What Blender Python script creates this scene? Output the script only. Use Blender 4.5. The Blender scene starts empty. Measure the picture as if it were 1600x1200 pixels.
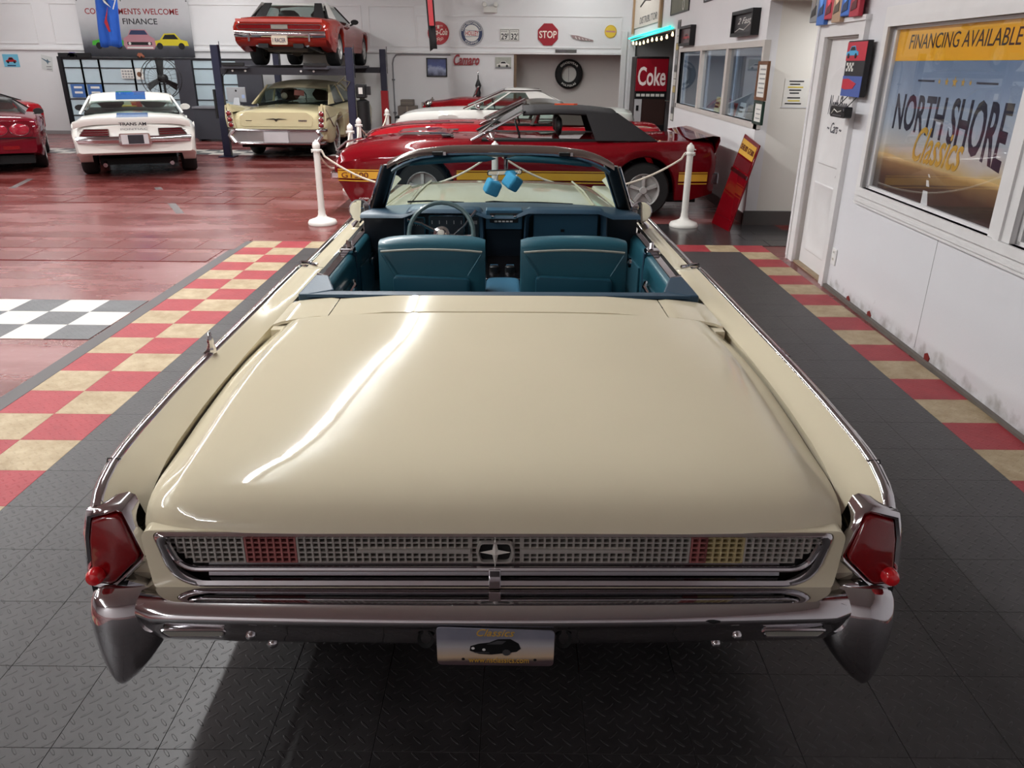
import bpy, bmesh, math, random
from mathutils import Vector, Matrix
random.seed(7)
PI = math.pi
SC = bpy.context.scene
COL = SC.collection

# ------------------------------------------------------------------ camera
cam_d = bpy.data.cameras.new('camera'); cam = bpy.data.objects.new('camera', cam_d); COL.objects.link(cam)
cam_d.sensor_width = 36.0; cam_d.lens = 36.0 * 1200.1 / 1600.0; cam_d.clip_start = 0.05; cam_d.clip_end = 200
def cam_matrix(p, r, yw, H):
    fw = Vector((math.sin(yw)*math.cos(p), math.cos(yw)*math.cos(p), -math.sin(p)))
    rt = Vector((math.cos(yw), -math.sin(yw), 0)); up = rt.cross(fw)
    rt2 = math.cos(r)*rt + math.sin(r)*up; up2 = -math.sin(r)*rt + math.cos(r)*up
    m = Matrix((rt2, up2, -fw)).transposed().to_4x4(); m.translation = (0, 0, H)
    return m
cam.matrix_world = cam_matrix(.39566, .0086, -.0036, 1.83)
SC.camera = cam

# ------------------------------------------------------------------ world, exposure, lights
SC.view_settings.view_transform = 'Standard'
SC.view_settings.look = 'None'
SC.view_settings.exposure = 0.0
SC.view_settings.gamma = 1.0
SC.view_settings.use_curve_mapping = False
wd = bpy.data.worlds.new('world'); SC.world = wd; wd.use_nodes = True
wd.node_tree.nodes['Background'].inputs[0].default_value = (.75, .78, .85, 1)
wd.node_tree.nodes['Background'].inputs[1].default_value = .12

CEIL = 4.5
TUBES = []          # (x, y0, y1) fluorescent runs under the ceiling, each run split into fixtures
def light_run(x, y0, y1, watts, color=(.99, 1, .995), seg=2.4, z=CEIL-.32):
    n = max(1, round((y1-y0)/seg)); L = (y1-y0)/n
    for i in range(n):
        ld = bpy.data.lights.new('tube_light', 'AREA'); ld.shape = 'RECTANGLE'
        ld.size = .06; ld.size_y = L-.10; ld.energy = watts; ld.color = color
        lo = bpy.data.objects.new('tube_light', ld); COL.objects.link(lo)
        lo.location = (x, y0+L*(i+.5), z)
        TUBES.append((x, y0+L*(i+.5), z, L))
        lu = ld.copy(); lu.energy = watts*.45; lu.size = .06        # the same bare tube also throws light up at the ceiling
        lo2 = bpy.data.objects.new('tube_uplight', lu); COL.objects.link(lo2); lo2.location = (x, y0+L*(i+.5), z+.10); lo2.rotation_euler = (PI, 0, 0)
light_run(-2.1, 2.6, 12.2, 105)
light_run(-2.1, 12.2, 17.0, 70)
light_run(-7.2, 1.0, 10.6, 80)
light_run(-7.2, 10.6, 20.2, 62)
light_run(-11.8, 1.0, 20.2, 50)
OL = bpy.data.lights.new('office_light', 'AREA'); OL.size = 1.2; OL.energy = 60; OLo = bpy.data.objects.new('office_light', OL); COL.objects.link(OLo); OLo.location = (4.4, 12.3, 2.56)
AL = bpy.data.lights.new('alcove_fill', 'AREA'); AL.size = .6; AL.energy = 26; ALo = bpy.data.objects.new('alcove_fill', AL); COL.objects.link(ALo); ALo.location = (3.9, 8.75, 2.46)  # alcove: unseen lamp, added to brighten its walls
light_run(-5.2, -6.2, -.4, 120)
light_run(1.55, 17.2, 20.6, 60)  # extra unseen run, added to keep the back right from going dim

# ------------------------------------------------------------------ helpers
def lin(c):
    return tuple((v/255/12.92 if v/255 <= .04045 else ((v/255+.055)/1.055)**2.4) for v in c)
MATS = {}
def mat(name, rgb, rough=.5, metal=0, coat=0, var=.06, scale=6, spec=.5, bump=0, bscale=60, trans=0, emit=0, ior=1.45, alpha=1):
    if name in MATS: return MATS[name]
    m = bpy.data.materials.new(name); m.use_nodes = True; nt = m.node_tree; b = nt.nodes['Principled BSDF']
    c = lin(rgb)
    b.inputs['Base Color'].default_value = (*c, 1)
    b.inputs['Roughness'].default_value = rough; b.inputs['Metallic'].default_value = metal
    b.inputs['Coat Weight'].default_value = coat; b.inputs['Coat Roughness'].default_value = .04
    b.inputs['Specular IOR Level'].default_value = spec; b.inputs['IOR'].default_value = ior
    b.inputs['Transmission Weight'].default_value = trans; b.inputs['Alpha'].default_value = alpha
    if emit:
        b.inputs['Emission Color'].default_value = (*c, 1); b.inputs['Emission Strength'].default_value = emit
    if var or bump:
        tc = nt.nodes.new('ShaderNodeTexCoord')
        nz = nt.nodes.new('ShaderNodeTexNoise'); nz.inputs['Scale'].default_value = scale; nz.inputs['Detail'].default_value = 4
        nt.links.new(tc.outputs['Object'], nz.inputs['Vector'])
        if var:
            mx = nt.nodes.new('ShaderNodeMix'); mx.data_type = 'RGBA'
            mx.inputs[6].default_value = (*[v*(1-var) for v in c], 1); mx.inputs[7].default_value = (*[min(1, v*(1+var)) for v in c], 1)
            nt.links.new(nz.outputs['Fac'], mx.inputs[0]); nt.links.new(mx.outputs[2], b.inputs['Base Color'])
        if bump:
            n2 = nt.nodes.new('ShaderNodeTexNoise'); n2.inputs['Scale'].default_value = bscale; n2.inputs['Detail'].default_value = 3
            nt.links.new(tc.outputs['Object'], n2.inputs['Vector'])
            bp = nt.nodes.new('ShaderNodeBump'); bp.inputs['Strength'].default_value = bump; bp.inputs['Distance'].default_value = .004
            nt.links.new(n2.outputs['Fac'], bp.inputs['Height']); nt.links.new(bp.outputs['Normal'], b.inputs['Normal'])
    MATS[name] = m
    return m
def paint(name, rgb, rough=.32, coat=.9): return mat(name, rgb, rough+.1, coat=coat, var=.03, scale=3, spec=.0)
def glass(name, tint=(235, 245, 245), rough=.0, clear=.9):
    # thin window glass: mostly see-through with a mirror-like sheen
    if name in MATS: return MATS[name]
    m = bpy.data.materials.new(name); m.use_nodes = True; nt = m.node_tree; nt.nodes.clear()
    out = nt.nodes.new('ShaderNodeOutputMaterial'); t = nt.nodes.new('ShaderNodeBsdfTransparent'); g = nt.nodes.new('ShaderNodeBsdfGlossy')
    nz = nt.nodes.new('ShaderNodeTexNoise'); nz.inputs['Scale'].default_value = 2
    mp = nt.nodes.new('ShaderNodeMapRange'); mp.inputs[3].default_value = rough+.005; mp.inputs[4].default_value = rough+.02
    nt.links.new(nz.outputs['Fac'], mp.inputs[0]); nt.links.new(mp.outputs[0], g.inputs['Roughness'])
    fr = nt.nodes.new('ShaderNodeFresnel'); ge = nt.nodes.new('ShaderNodeNewGeometry')
    io = nt.nodes.new('ShaderNodeMath'); io.operation = 'MULTIPLY_ADD'; io.inputs[1].default_value = 1/1.5-1.5; io.inputs[2].default_value = 1.5
    nt.links.new(ge.outputs['Backfacing'], io.inputs[0]); nt.links.new(io.outputs[0], fr.inputs[0])
    mx = nt.nodes.new('ShaderNodeMixShader')
    t.inputs[0].default_value = (*[v*clear for v in lin(tint)], 1)
    nt.links.new(fr.outputs[0], mx.inputs[0]); nt.links.new(t.outputs[0], mx.inputs[1]); nt.links.new(g.outputs[0], mx.inputs[2])
    nt.links.new(mx.outputs[0], out.inputs[0]); MATS[name] = m
    return m

def plane_T(o, ex, ez):
    o = Vector(o); ex = Vector(ex).normalized(); ez = Vector(ez).normalized(); n = ex.cross(ez)
    return lambda p: o + ex*p[0] + ez*p[1] + n*p[2]          # (u, v, height above the plane)
def off_T(dx, dy, dz): return lambda p: Vector((p[0]+dx, p[1]+dy, p[2]+dz))

class MB:
    def __init__(s, T=None): s.v = []; s.f = []; s.T = T
    def add(s, vs, fs):
        n = len(s.v); s.v += [tuple(p) for p in vs]; s.f += [tuple(i+n for i in f) for f in fs]; return s
    def box(s, a, b, c, d, e, f):
        return s.add([(a,c,e),(b,c,e),(b,d,e),(a,d,e),(a,c,f),(b,c,f),(b,d,f),(a,d,f)],
                     [(0,3,2,1),(4,5,6,7),(0,1,5,4),(1,2,6,5),(2,3,7,6),(3,0,4,7)])
    def hexa(s, q0, q1):     # two quads, joined
        return s.add(list(q0)+list(q1), [(0,3,2,1),(4,5,6,7),(0,1,5,4),(1,2,6,5),(2,3,7,6),(3,0,4,7)])
    def rows(s, R, closed=False, cap=False):
        m = len(R[0]); vs = [p for r in R for p in r]; fs = []
        for i in range(len(R)-1):
            for j in range(m if closed else m-1):
                k = (j+1) % m; fs.append((i*m+j, i*m+k, (i+1)*m+k, (i+1)*m+j))
        if cap: fs += [tuple(range(m-1, -1, -1)), tuple((len(R)-1)*m+j for j in range(m))]
        return s.add(vs, fs)
    def tube(s, pts, r, n=8, cap=True, closed=False):
        P = [Vector(p) for p in pts]; R = []; N = len(P); up = None
        for i in range(N):
            a = P[i-1] if (i or closed) else P[i]; b = P[(i+1) % N] if (i < N-1 or closed) else P[i]
            t = (b-a).normalized()
            if up is None: up = Vector((0,0,1)) if abs(t.z) < .9 else Vector((1,0,0))
            u = up-t*up.dot(t)
            if u.length < 1e-4: u = t.orthogonal()
            u.normalize(); w = t.cross(u); up = u
            rr = r[i] if isinstance(r, (list, tuple)) else r
            R.append([P[i]+(u*math.cos(2*PI*k/n)+w*math.sin(2*PI*k/n))*rr for k in range(n)])
        if closed: R.append(R[0])
        return s.rows(R, True, cap and not closed)
    def lathe(s, prof, n=20, o=(0,0,0), axis='z', cap=True, a0=0, a1=2*PI):
        full = abs(a1-a0-2*PI) < 1e-6; R = []
        for r, h in prof:
            row = []
            for k in range(n if full else n+1):
                a = a0+(a1-a0)*k/n; x, y = r*math.cos(a), r*math.sin(a)
                p = {'z': (x,y,h), 'y': (x,h,y), 'x': (h,x,y)}[axis]
                row.append((p[0]+o[0], p[1]+o[1], p[2]+o[2]))
            R.append(row)
        return s.rows(R, full, cap and full)
    def prism(s, poly, a, b, axis='z'):
        f = {'z': lambda p, h: (p[0],p[1],h), 'y': lambda p, h: (p[0],h,p[1]), 'x': lambda p, h: (h,p[0],p[1])}[axis]
        return s.rows([[f(p, a) for p in poly], [f(p, b) for p in poly]], True, True)
    def ball(s, c, r, n=10, m=7, sc=(1,1,1)):
        R = [[(c[0]+sc[0]*r*math.sin(PI*i/m)*math.cos(2*PI*k/n), c[1]+sc[1]*r*math.sin(PI*i/m)*math.sin(2*PI*k/n), c[2]+sc[2]*r*math.cos(PI*i/m)) for k in range(n)] for i in range(m+1)]
        return s.rows(R, True)
    def mesh(s, name, m, smooth=40, bevel=0, seg=2, weld=True):
        bm = bmesh.new(); T = s.T
        vv = [bm.verts.new(T(p) if T else p) for p in s.v]
        for f in s.f:
            if len(set(f)) < 3: continue
            try: bm.faces.new([vv[i] for i in f])
            except ValueError: pass
        if weld: bmesh.ops.remove_doubles(bm, verts=bm.verts, dist=1e-5)
        if bevel:
            es = [e for e in bm.edges if len(e.link_faces) == 2 and e.calc_face_angle(0) > .5]
            bmesh.ops.bevel(bm, geom=es, offset=bevel, segments=seg, profile=.5, affect='EDGES', clamp_overlap=True)
        bmesh.ops.recalc_face_normals(bm, faces=bm.faces)
        me = bpy.data.meshes.new(name); bm.to_mesh(me); bm.free(); me.materials.append(m)
        if smooth:
            me.polygons.foreach_set('use_smooth', [True]*len(me.polygons)); me.set_sharp_from_angle(angle=math.radians(smooth))
        return me
    def build(s, name, m, parent=None, smooth=40, bevel=0, seg=2, subs=0, solid=0, label=None, kind=None, weld=True):
        o = bpy.data.objects.new(name, s.mesh(name, m, smooth, bevel, seg, weld)); COL.objects.link(o); o.parent = parent
        if solid:
            md = o.modifiers.new('solid', 'SOLIDIFY'); md.thickness = abs(solid); md.offset = -1 if solid > 0 else 1
        if subs:
            md = o.modifiers.new('subs', 'SUBSURF'); md.levels = subs; md.render_levels = subs
        if label: o['label'] = label
        if kind: o['kind'] = kind
        return o
def thing(name, label, cat, loc=(0,0,0), rz=0, group=None):
    o = bpy.data.objects.new(name, None); COL.objects.link(o); o.empty_display_size = .2
    o.location = loc; o.rotation_euler = (0,0,rz); o['label'] = label; o['category'] = cat
    if group: o['group'] = group
    return o
def tag(o, label, cat, group=None):
    o['label'] = label; o['category'] = cat
    if group: o['group'] = group
    return o
def copy_tree(o, parent=None):
    c = o.copy(); COL.objects.link(c); c.parent = parent
    for ch in list(o.children): copy_tree(ch, c)
    return c
def tab(T, y):
    if y <= T[0][0]: return T[0][1]
    for (a, u), (b, v) in zip(T, T[1:]):
        if y <= b: return u+(v-u)*(y-a)/(b-a)
    return T[-1][1]
def stab(T, y):             # smooth (monotone cubic) table
    n = len(T)
    if y <= T[0][0]: return T[0][1]
    if y >= T[-1][0]: return T[-1][1]
    d = [(T[i+1][1]-T[i][1])/(T[i+1][0]-T[i][0]) for i in range(n-1)]
    m = [d[0]]+[0 if d[i-1]*d[i] <= 0 else 2*d[i-1]*d[i]/(d[i-1]+d[i]) for i in range(1, n-1)]+[d[-1]]
    for i in range(n-1):
        if y <= T[i+1][0]:
            h = T[i+1][0]-T[i][0]; t = (y-T[i][0])/h
            return ((1+2*t)*(1-t)**2*T[i][1]+t*(1-t)**2*h*m[i]+t*t*(3-2*t)*T[i+1][1]+t*t*(t-1)*h*m[i+1])
def rpoly(pts, rad, n=5):   # polygon with rounded corners
    out = []; N = len(pts)
    for i in range(N):
        p = Vector(pts[i]); a = Vector(pts[i-1])-p; b = Vector(pts[(i+1) % N])-p
        r = rad[i] if isinstance(rad, (list, tuple)) else rad
        ang = a.angle(b); k = min(r/math.tan(ang/2), a.length*.49, b.length*.49)
        s, e = p+a.normalized()*k, p+b.normalized()*k
        for j in range(n+1):
            t = j/n; out.append(tuple((1-t)**2*s+2*t*(1-t)*p+t*t*e))
    return out
def text_mesh(name, s, m, parent, T, u0, v0, w, h, depth=.004, shear=0, d0=.0005, warp=None, bold=0, kind=None):
    # lettering: glyph outlines fitted to a w x h box on a plane (T), raised by depth
    cu = bpy.data.curves.new(name, 'FONT'); cu.body = s; cu.extrude = .5; cu.shear = shear; cu.offset = bold; cu.resolution_u = 3
    ob = bpy.data.objects.new(name, cu); COL.objects.link(ob)
    me = bpy.data.meshes.new_from_object(ob.evaluated_get(bpy.context.evaluated_depsgraph_get()))
    bpy.data.objects.remove(ob); bpy.data.curves.remove(cu)
    xs = [v.co.x for v in me.vertices]; ys = [v.co.y for v in me.vertices]
    x0, x1, y0, y1 = min(xs), max(xs), min(ys), max(ys)
    for v in me.vertices:
        a = (v.co.x-x0)/(x1-x0); b = (v.co.y-y0)/(y1-y0); d = d0+depth*(v.co.z+.5)
        if warp: a, b = warp(a, b)
        v.co = T((u0+a*w, v0+b*h, d))
    me.name = name; me.materials.clear(); me.materials.append(m)
    o = bpy.data.objects.new(name, me); COL.objects.link(o); o.parent = parent
    if kind: o['kind'] = kind
    return o
IDT = lambda p: Vector(p)

# ------------------------------------------------------------------ common materials
def chrome_m(): return mat('chrome', (205, 203, 206), .05, 1, var=.02, scale=4)
CHROME = chrome_m(); DCHROME = mat('dull_chrome', (150, 150, 155), .18, 1)
BLACK = mat('black_plastic', (18, 18, 20), .45); RUBBER = mat('tyre_rubber', (22, 22, 23), .7, bump=.2)
WHITE = mat('white_gloss', (226, 225, 224), .35); STEEL = mat('grey_steel', (120, 120, 124), .35, .8)
CARGLASS = glass('car_glass', (238, 246, 244), 0, .96); REDLENS = mat('red_lens', (118, 4, 10), .12, coat=1, bump=.25, bscale=25)
DARK = mat('dark_cavity', (10, 10, 11), .8); GOLD = mat('gold_print', (206, 160, 62), .4)
# ------------------------------------------------------------------ room shell
def struct(o): o['kind'] = 'structure'; return o
def wall_mat(name, rgb, dirt=.0):
    m = mat(name, rgb, .55, var=.03, scale=1.2, bump=.15, bscale=90); nt = m.node_tree; b = nt.nodes['Principled BSDF']
    if dirt:     # scuffs rising from the foot of the wall, broken up by noise
        tc = nt.nodes.new('ShaderNodeTexCoord'); sp = nt.nodes.new('ShaderNodeSeparateXYZ'); nt.links.new(tc.outputs['Object'], sp.inputs[0])
        nz = nt.nodes.new('ShaderNodeTexNoise'); nz.inputs['Scale'].default_value = 9; nz.inputs['Detail'].default_value = 8
        nt.links.new(tc.outputs['Object'], nz.inputs['Vector'])
        a = nt.nodes.new('ShaderNodeMath'); a.operation = 'MULTIPLY_ADD'; a.inputs[1].default_value = .42; a.inputs[2].default_value = -.13
        nt.links.new(nz.outputs['Fac'], a.inputs[0])
        g = nt.nodes.new('ShaderNodeMath'); g.operation = 'SUBTRACT'; nt.links.new(a.outputs[0], g.inputs[0]); nt.links.new(sp.outputs[2], g.inputs[1])
        mr = nt.nodes.new('ShaderNodeMapRange'); mr.inputs[1].default_value = -.01; mr.inputs[2].default_value = .10; mr.inputs[3].default_value = 0; mr.inputs[4].default_value = dirt
        nt.links.new(g.outputs[0], mr.inputs[0])
        old = b.inputs['Base Color'].links[0].from_socket
        mx = nt.nodes.new('ShaderNodeMix'); mx.data_type = 'RGBA'; mx.inputs[7].default_value = (*lin((120, 112, 104)), 1)
        nt.links.new(mr.outputs[0], mx.inputs[0]); nt.links.new(old, mx.inputs[6]); nt.links.new(mx.outputs[2], b.inputs['Base Color'])
    return m
WALL = wall_mat('white_wall', (224, 223, 224)); NWALL = wall_mat('white_wall_scuffed', (218, 217, 221), .55)
ALC = wall_mat('alcove_wall', (224, 220, 212)); TRIMW = mat('white_trim', (224, 222, 222), .35); CEILM = mat('ceiling_deck', (184, 186, 184), .8, bump=.3)
JOINT = mat('wall_joint', (150, 148, 148), .6)
BY = 21.3
# floor -------------------------------------------------------------
def red_floor():
    m = bpy.data.materials.new('red_painted_concrete'); m.use_nodes = True; nt = m.node_tree; b = nt.nodes['Principled BSDF']; L = nt.links.new
    tc = nt.nodes.new('ShaderNodeTexCoord')
    n1 = nt.nodes.new('ShaderNodeTexNoise'); n1.inputs['Scale'].default_value = .9; n1.inputs['Detail'].default_value = 7; n1.inputs['Roughness'].default_value = .62
    mp = nt.nodes.new('ShaderNodeMapping'); mp.inputs['Scale'].default_value = (.5, 1.9, 1); L(tc.outputs['Object'], mp.inputs[0]); L(mp.outputs[0], n1.inputs['Vector'])
    n2 = nt.nodes.new('ShaderNodeTexNoise'); n2.inputs['Scale'].default_value = 14; n2.inputs['Detail'].default_value = 6; L(tc.outputs['Object'], n2.inputs['Vector'])
    r1 = nt.nodes.new('ShaderNodeValToRGB'); e = r1.color_ramp.elements
    e[0].position = .36; e[0].color = (*lin((98, 34, 31)), 1); e[1].position = .70; e[1].color = (*lin((142, 98, 97)), 1)
    e2 = r1.color_ramp.elements.new(.52); e2.color = (*lin((114, 54, 51)), 1)
    L(n1.outputs['Fac'], r1.inputs[0])
    r2 = nt.nodes.new('ShaderNodeValToRGB'); f = r2.color_ramp.elements; f[0].position = .60; f[0].color = (0,0,0,1); f[1].position = .75; f[1].color = (1,1,1,1)
    L(n2.outputs['Fac'], r2.inputs[0])
    mul = nt.nodes.new('ShaderNodeMath'); mul.operation = 'MULTIPLY'; mul.inputs[1].default_value = .30; L(r2.outputs[0], mul.inputs[0])
    mx = nt.nodes.new('ShaderNodeMix'); mx.data_type = 'RGBA'; mx.inputs[7].default_value = (*lin((150, 132, 130)), 1)
    L(mul.outputs[0], mx.inputs[0]); L(r1.outputs[0], mx.inputs[6]); L(mx.outputs[2], b.inputs['Base Color'])
    rr = nt.nodes.new('ShaderNodeMapRange'); rr.inputs[1].default_value = .3; rr.inputs[2].default_value = .7; rr.inputs[3].default_value = .16; rr.inputs[4].default_value = .38
    L(n1.outputs['Fac'], rr.inputs[0]); L(rr.outputs[0], b.inputs['Roughness'])
    bp = nt.nodes.new('ShaderNodeBump'); bp.inputs['Strength'].default_value = .25; bp.inputs['Distance'].default_value = .003; L(n2.outputs['Fac'], bp.inputs['Height']); L(bp.outputs[0], b.inputs['Normal'])
    return m
RED = red_floor()
floor = struct(MB().box(-17, 9, -7, 23, -.2, 0).build('floor', RED, smooth=0))
def tread(name, rgb, rgb2, rough=.45, sc=26, spec=.5):
    # diamond-tread plastic: raised slanted lozenges, direction alternating cell by cell
    m = bpy.data.materials.new(name); m.use_nodes = True; nt = m.node_tree; b = nt.nodes['Principled BSDF']; L = nt.links.new
    def M(op, a, bb=None, c=None):
        n = nt.nodes.new('ShaderNodeMath'); n.operation = op
        for i, v in enumerate((a, bb, c)):
            if v is None: continue
            if isinstance(v, (int, float)): n.inputs[i].default_value = v
            else: L(v, n.inputs[i])
        return n.outputs[0]
    tc = nt.nodes.new('ShaderNodeTexCoord'); gp = nt.nodes.new('ShaderNodeNewGeometry')
    sp = nt.nodes.new('ShaderNodeSeparateXYZ'); L(gp.outputs['Position'], sp.inputs[0])
    u = M('MULTIPLY', M('ADD', sp.outputs[0], sp.outputs[1]), sc*.7071); v = M('MULTIPLY', M('SUBTRACT', sp.outputs[1], sp.outputs[0]), sc*.7071)
    iu, iv = M('FLOOR', u), M('FLOOR', v)
    par = M('MODULO', M('ABSOLUTE', M('ADD', iu, iv)), 2)
    fu, fv = M('SUBTRACT', M('SUBTRACT', u, iu), .5), M('SUBTRACT', M('SUBTRACT', v, iv), .5)
    a = M('ADD', M('MULTIPLY', fu, par), M('MULTIPLY', fv, M('SUBTRACT', 1, par)))
    c = M('ADD', M('MULTIPLY', fv, par), M('MULTIPLY', fu, M('SUBTRACT', 1, par)))
    d = M('ADD', M('POWER', M('MULTIPLY', a, 2.15), 2), M('POWER', M('MULTIPLY', c, 9.5), 2))
    mr = nt.nodes.new('ShaderNodeMapRange'); mr.interpolation_type = 'SMOOTHSTEP'; mr.inputs[1].default_value = .55; mr.inputs[2].default_value = 1.15; mr.inputs[3].default_value = 1; mr.inputs[4].default_value = 0
    L(d, mr.inputs[0])
    bp = nt.nodes.new('ShaderNodeBump'); bp.inputs['Strength'].default_value = .75; bp.inputs['Distance'].default_value = .003; L(mr.outputs[0], bp.inputs['Height']); L(bp.outputs[0], b.inputs['Normal'])
    nz = nt.nodes.new('ShaderNodeTexNoise'); nz.inputs['Scale'].default_value = 7; nz.inputs['Detail'].default_value = 7; nz.inputs['Roughness'].default_value = .7; L(gp.outputs['Position'], nz.inputs['Vector'])
    cr = nt.nodes.new('ShaderNodeValToRGB'); cr.color_ramp.elements[0].position = .35; cr.color_ramp.elements[1].position = .68
    cr.color_ramp.elements[0].color = (*lin(rgb), 1); cr.color_ramp.elements[1].color = (*lin(rgb2), 1); L(nz.outputs['Fac'], cr.inputs[0]); L(cr.outputs[0], b.inputs['Base Color'])
    b.inputs['Roughness'].default_value = rough; b.inputs['Specular IOR Level'].default_value = spec
    return m
TBLACK = tread('black_tread_tile', (44, 41, 42), (56, 53, 54), .42); TRED = tread('red_tread_tile', (140, 30, 40), (156, 44, 52), .5); TTAN = tread('tan_tread_tile', (146, 126, 94), (176, 158, 128), .5)
TWHITE = tread('white_tread_tile', (206, 200, 192), (190, 184, 178), .4); TGREY = tread('grey_tread_tile', (72, 72, 74), (88, 88, 90), .4)
t = .3203; XL = -2.2371; XR = 2.3665; Y0 = 8.344; NC = 15; TW = (XR-XL)/NC
def tile_mesh(w, d, m, h=.012, e=.0006):
    b = MB(); b.rows([[(e, e, 0), (w-e, e, 0), (w-e, d-e, 0), (e, d-e, 0)], [(e, e, h-.001), (w-e, e, h-.001), (w-e, d-e, h-.001), (e, d-e, h-.001)], [(e+.0006, e+.0006, h), (w-e-.0006, e+.0006, h), (w-e-.0006, d-e-.0006, h), (e+.0006, d-e-.0006, h)]], True, True)
    return b.mesh('floor_tile', m, 0)
TM = {k: tile_mesh(t, t, m) for k, m in (('r', TRED), ('t', TTAN), ('w', TWHITE), ('g', TGREY))}
TM['b'] = tile_mesh(TW, t, TBLACK)
def tile(k, x, y, nm): 
    o = bpy.data.objects.new(nm, TM[k]); COL.objects.link(o); o.parent = floor; o.location = (x, y, 0); return o
NR = 25; under = MB()
for r in range(NR):
    y = Y0-t*(r+1)
    for c in range(2): tile('tr'[(c+r) % 2], XL-2*t+c*t, y, 'checker_tile')
    tile('rt'[r % 2], XR, y, 'checker_tile')
    for c in range(NC):
        x = XL+c*TW
        if r == 0:
            o = tile('tr'[c % 2], x, y, 'checker_tile'); o.scale = (TW/t, 1, 1)
        elif (abs(x+TW/2) < .9 and 1.9 < y < 6.8) or y < .9: under.box(x+.0016, x+TW-.0016, y+.0016, y+t-.0016, 0, .012)
        else: tile('b', x, y, 'black_tile')
under.box(XL, XR, -3, Y0-t*NR-.002, 0, .012)
under.build('black_tile_field', TBLACK, floor, 0, kind='stuff')
RAMP = mat('grey_ramp_edge', (78, 74, 74), .5)
MB().hexa([(XL-2*t-.13, -2, 0), (XL-2*t-.002, -2, 0), (XL-2*t-.002, Y0, 0), (XL-2*t-.13, Y0, 0)], [(XL-2*t-.13, -2, .002), (XL-2*t-.002, -2, .012), (XL-2*t-.002, Y0, .012), (XL-2*t-.13, Y0, .002)]).build('edge_ramp', RAMP, floor, 0)
for r in range(3):            # black and white strip left of the mat
    for c in range(9):
        o = tile('gw'[(c+r) % 2], XL-2*t-.14-(c+1)*t, 5.115+(2-r)*t, 'checker_tile'); o.scale = (1, 1, .4)
for r in range(3):            # black and white strip along the parked cars
    for c in range(28):
        o = tile('gw'[(c+r) % 2], -12.6+c*t, 16.75+r*t, 'checker_tile'); o.scale = (1, 1, .3)
# worn slab band left of the mat, each slab its own tile
for r in range(2):
    for c in range(10):
        w = .46
        if (c+1)*w > 4.5: break
        o = bpy.data.objects.new('worn_slab', None or TM.setdefault('s', tile_mesh(w, .52, RED, .006, .003))); COL.objects.link(o); o.parent = floor
        o.location = (-3.05-(c+1)*w+.13*r, 7.42+r*.53, 0)
for r in range(2):
    for c in range(12):
        o = bpy.data.objects.new('worn_slab', TM['s']); COL.objects.link(o); o.parent = floor; o.location = (-10.2+c*.56+.2*r, 10.75+r*.6, 0); o.scale = (1.2, 1.12, 1)
DKT = mat('dark_floor_tile', (50, 48, 49), .22, var=.2, scale=4)
TM['d'] = tile_mesh(.61, .30, DKT, .006, .003)
for r in range(4):
    for c in range(5):
        o = bpy.data.objects.new('dark_tile', TM['d']); COL.objects.link(o); o.parent = floor; o.location = (.35+c*.61-.2*(r % 2), 8.36+r*.30, 0)
TAPE = mat('grey_tape', (92, 84, 84), .5)
for (x0, y0, x1, y1) in ((-7.2, 10.2, -8.05, 13.0), (-4.35, 10.0, -5.6, 12.2)):
    d = Vector((x1-x0, y1-y0, 0)); n = Vector((-d.y, d.x, 0)).normalized()*.05; a, b_ = Vector((x0, y0, .001)), Vector((x1, y1, .001))
    MB().add([a-n, a+n, b_+n, b_-n], [(0, 1, 2, 3)]).build('floor_tape', TAPE, floor, 0)
# walls ---------------------------------------------------------------
bw = MB().box(-17, -.07, BY, BY+.15, 0, CEIL).box(-.07, 2.73, BY, BY+.15, 2.06, CEIL).box(2.73, 2.9, BY, BY+.15, 0, CEIL)
wall_back = struct(bw.build('wall_back', WALL, smooth=0))
struct(MB().box(-.25, 3.0, BY+.8, BY+.95, 0, CEIL).box(-.2, -.07, BY+.15, BY+.8, 0, CEIL).box(2.73, 2.86, BY+.15, BY+.8, 0, CEIL).box(-.2, 2.8, BY+.15, BY+.8, 2.06, 2.2).build('wall_back_recess', wall_mat('recess_wall', (206, 200, 196)), smooth=0))
struct(MB().box(-.10, -.03, BY-.02, BY+.10, 0, 2.06).build('trim_1', mat('brown_wood_jamb', (112, 92, 72), .6), smooth=0))
struct(MB().box(2.62, 2.76, BY-.06, BY, 0, 2.6).build('trim_2', TRIMW, smooth=0, bevel=.01))
struct(MB().box(-17, 2.75, BY-.05, BY, 2.04, 2.10).build('trim_3', TRIMW, smooth=0, bevel=.01))
for xs in ((-16, -12.2), (-11.75, -3.95), (-3.75, -2.62), (-2.55, 2.6)):     # wall panels above the ledge
    z1 = 3.12 if xs[0] < -3 else 2.92
    b = MB()
    for z in (2.2, z1): b.box(xs[0], xs[1], BY-.014, BY, z-.012, z+.012)
    for x in xs: b.box(x-.012, x+.012, BY-.0135, BY, 2.2, z1)
    b.build('wall_panel_moulding', TRIMW, wall_back, 0)
BASE = mat('dark_base', (62, 36, 34), .5)
struct(MB().box(-17, -.1, BY-.03, BY, 0, .09).build('baseboard_back', mat('grey_base', (150, 146, 146), .5), smooth=0))
struct(MB().box(-17.15, -17, -7, BY+.15, 0, CEIL).build('wall_left', WALL, smooth=0))
struct(MB().box(-17, 9, -7.15, -7, 0, CEIL).build('wall_behind', WALL, smooth=0))
RXW = 2.83
wy = (9.68, 14.55, 1.20, 2.03)          # window opening y0,y1,z0,z1
rw = MB()
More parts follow.
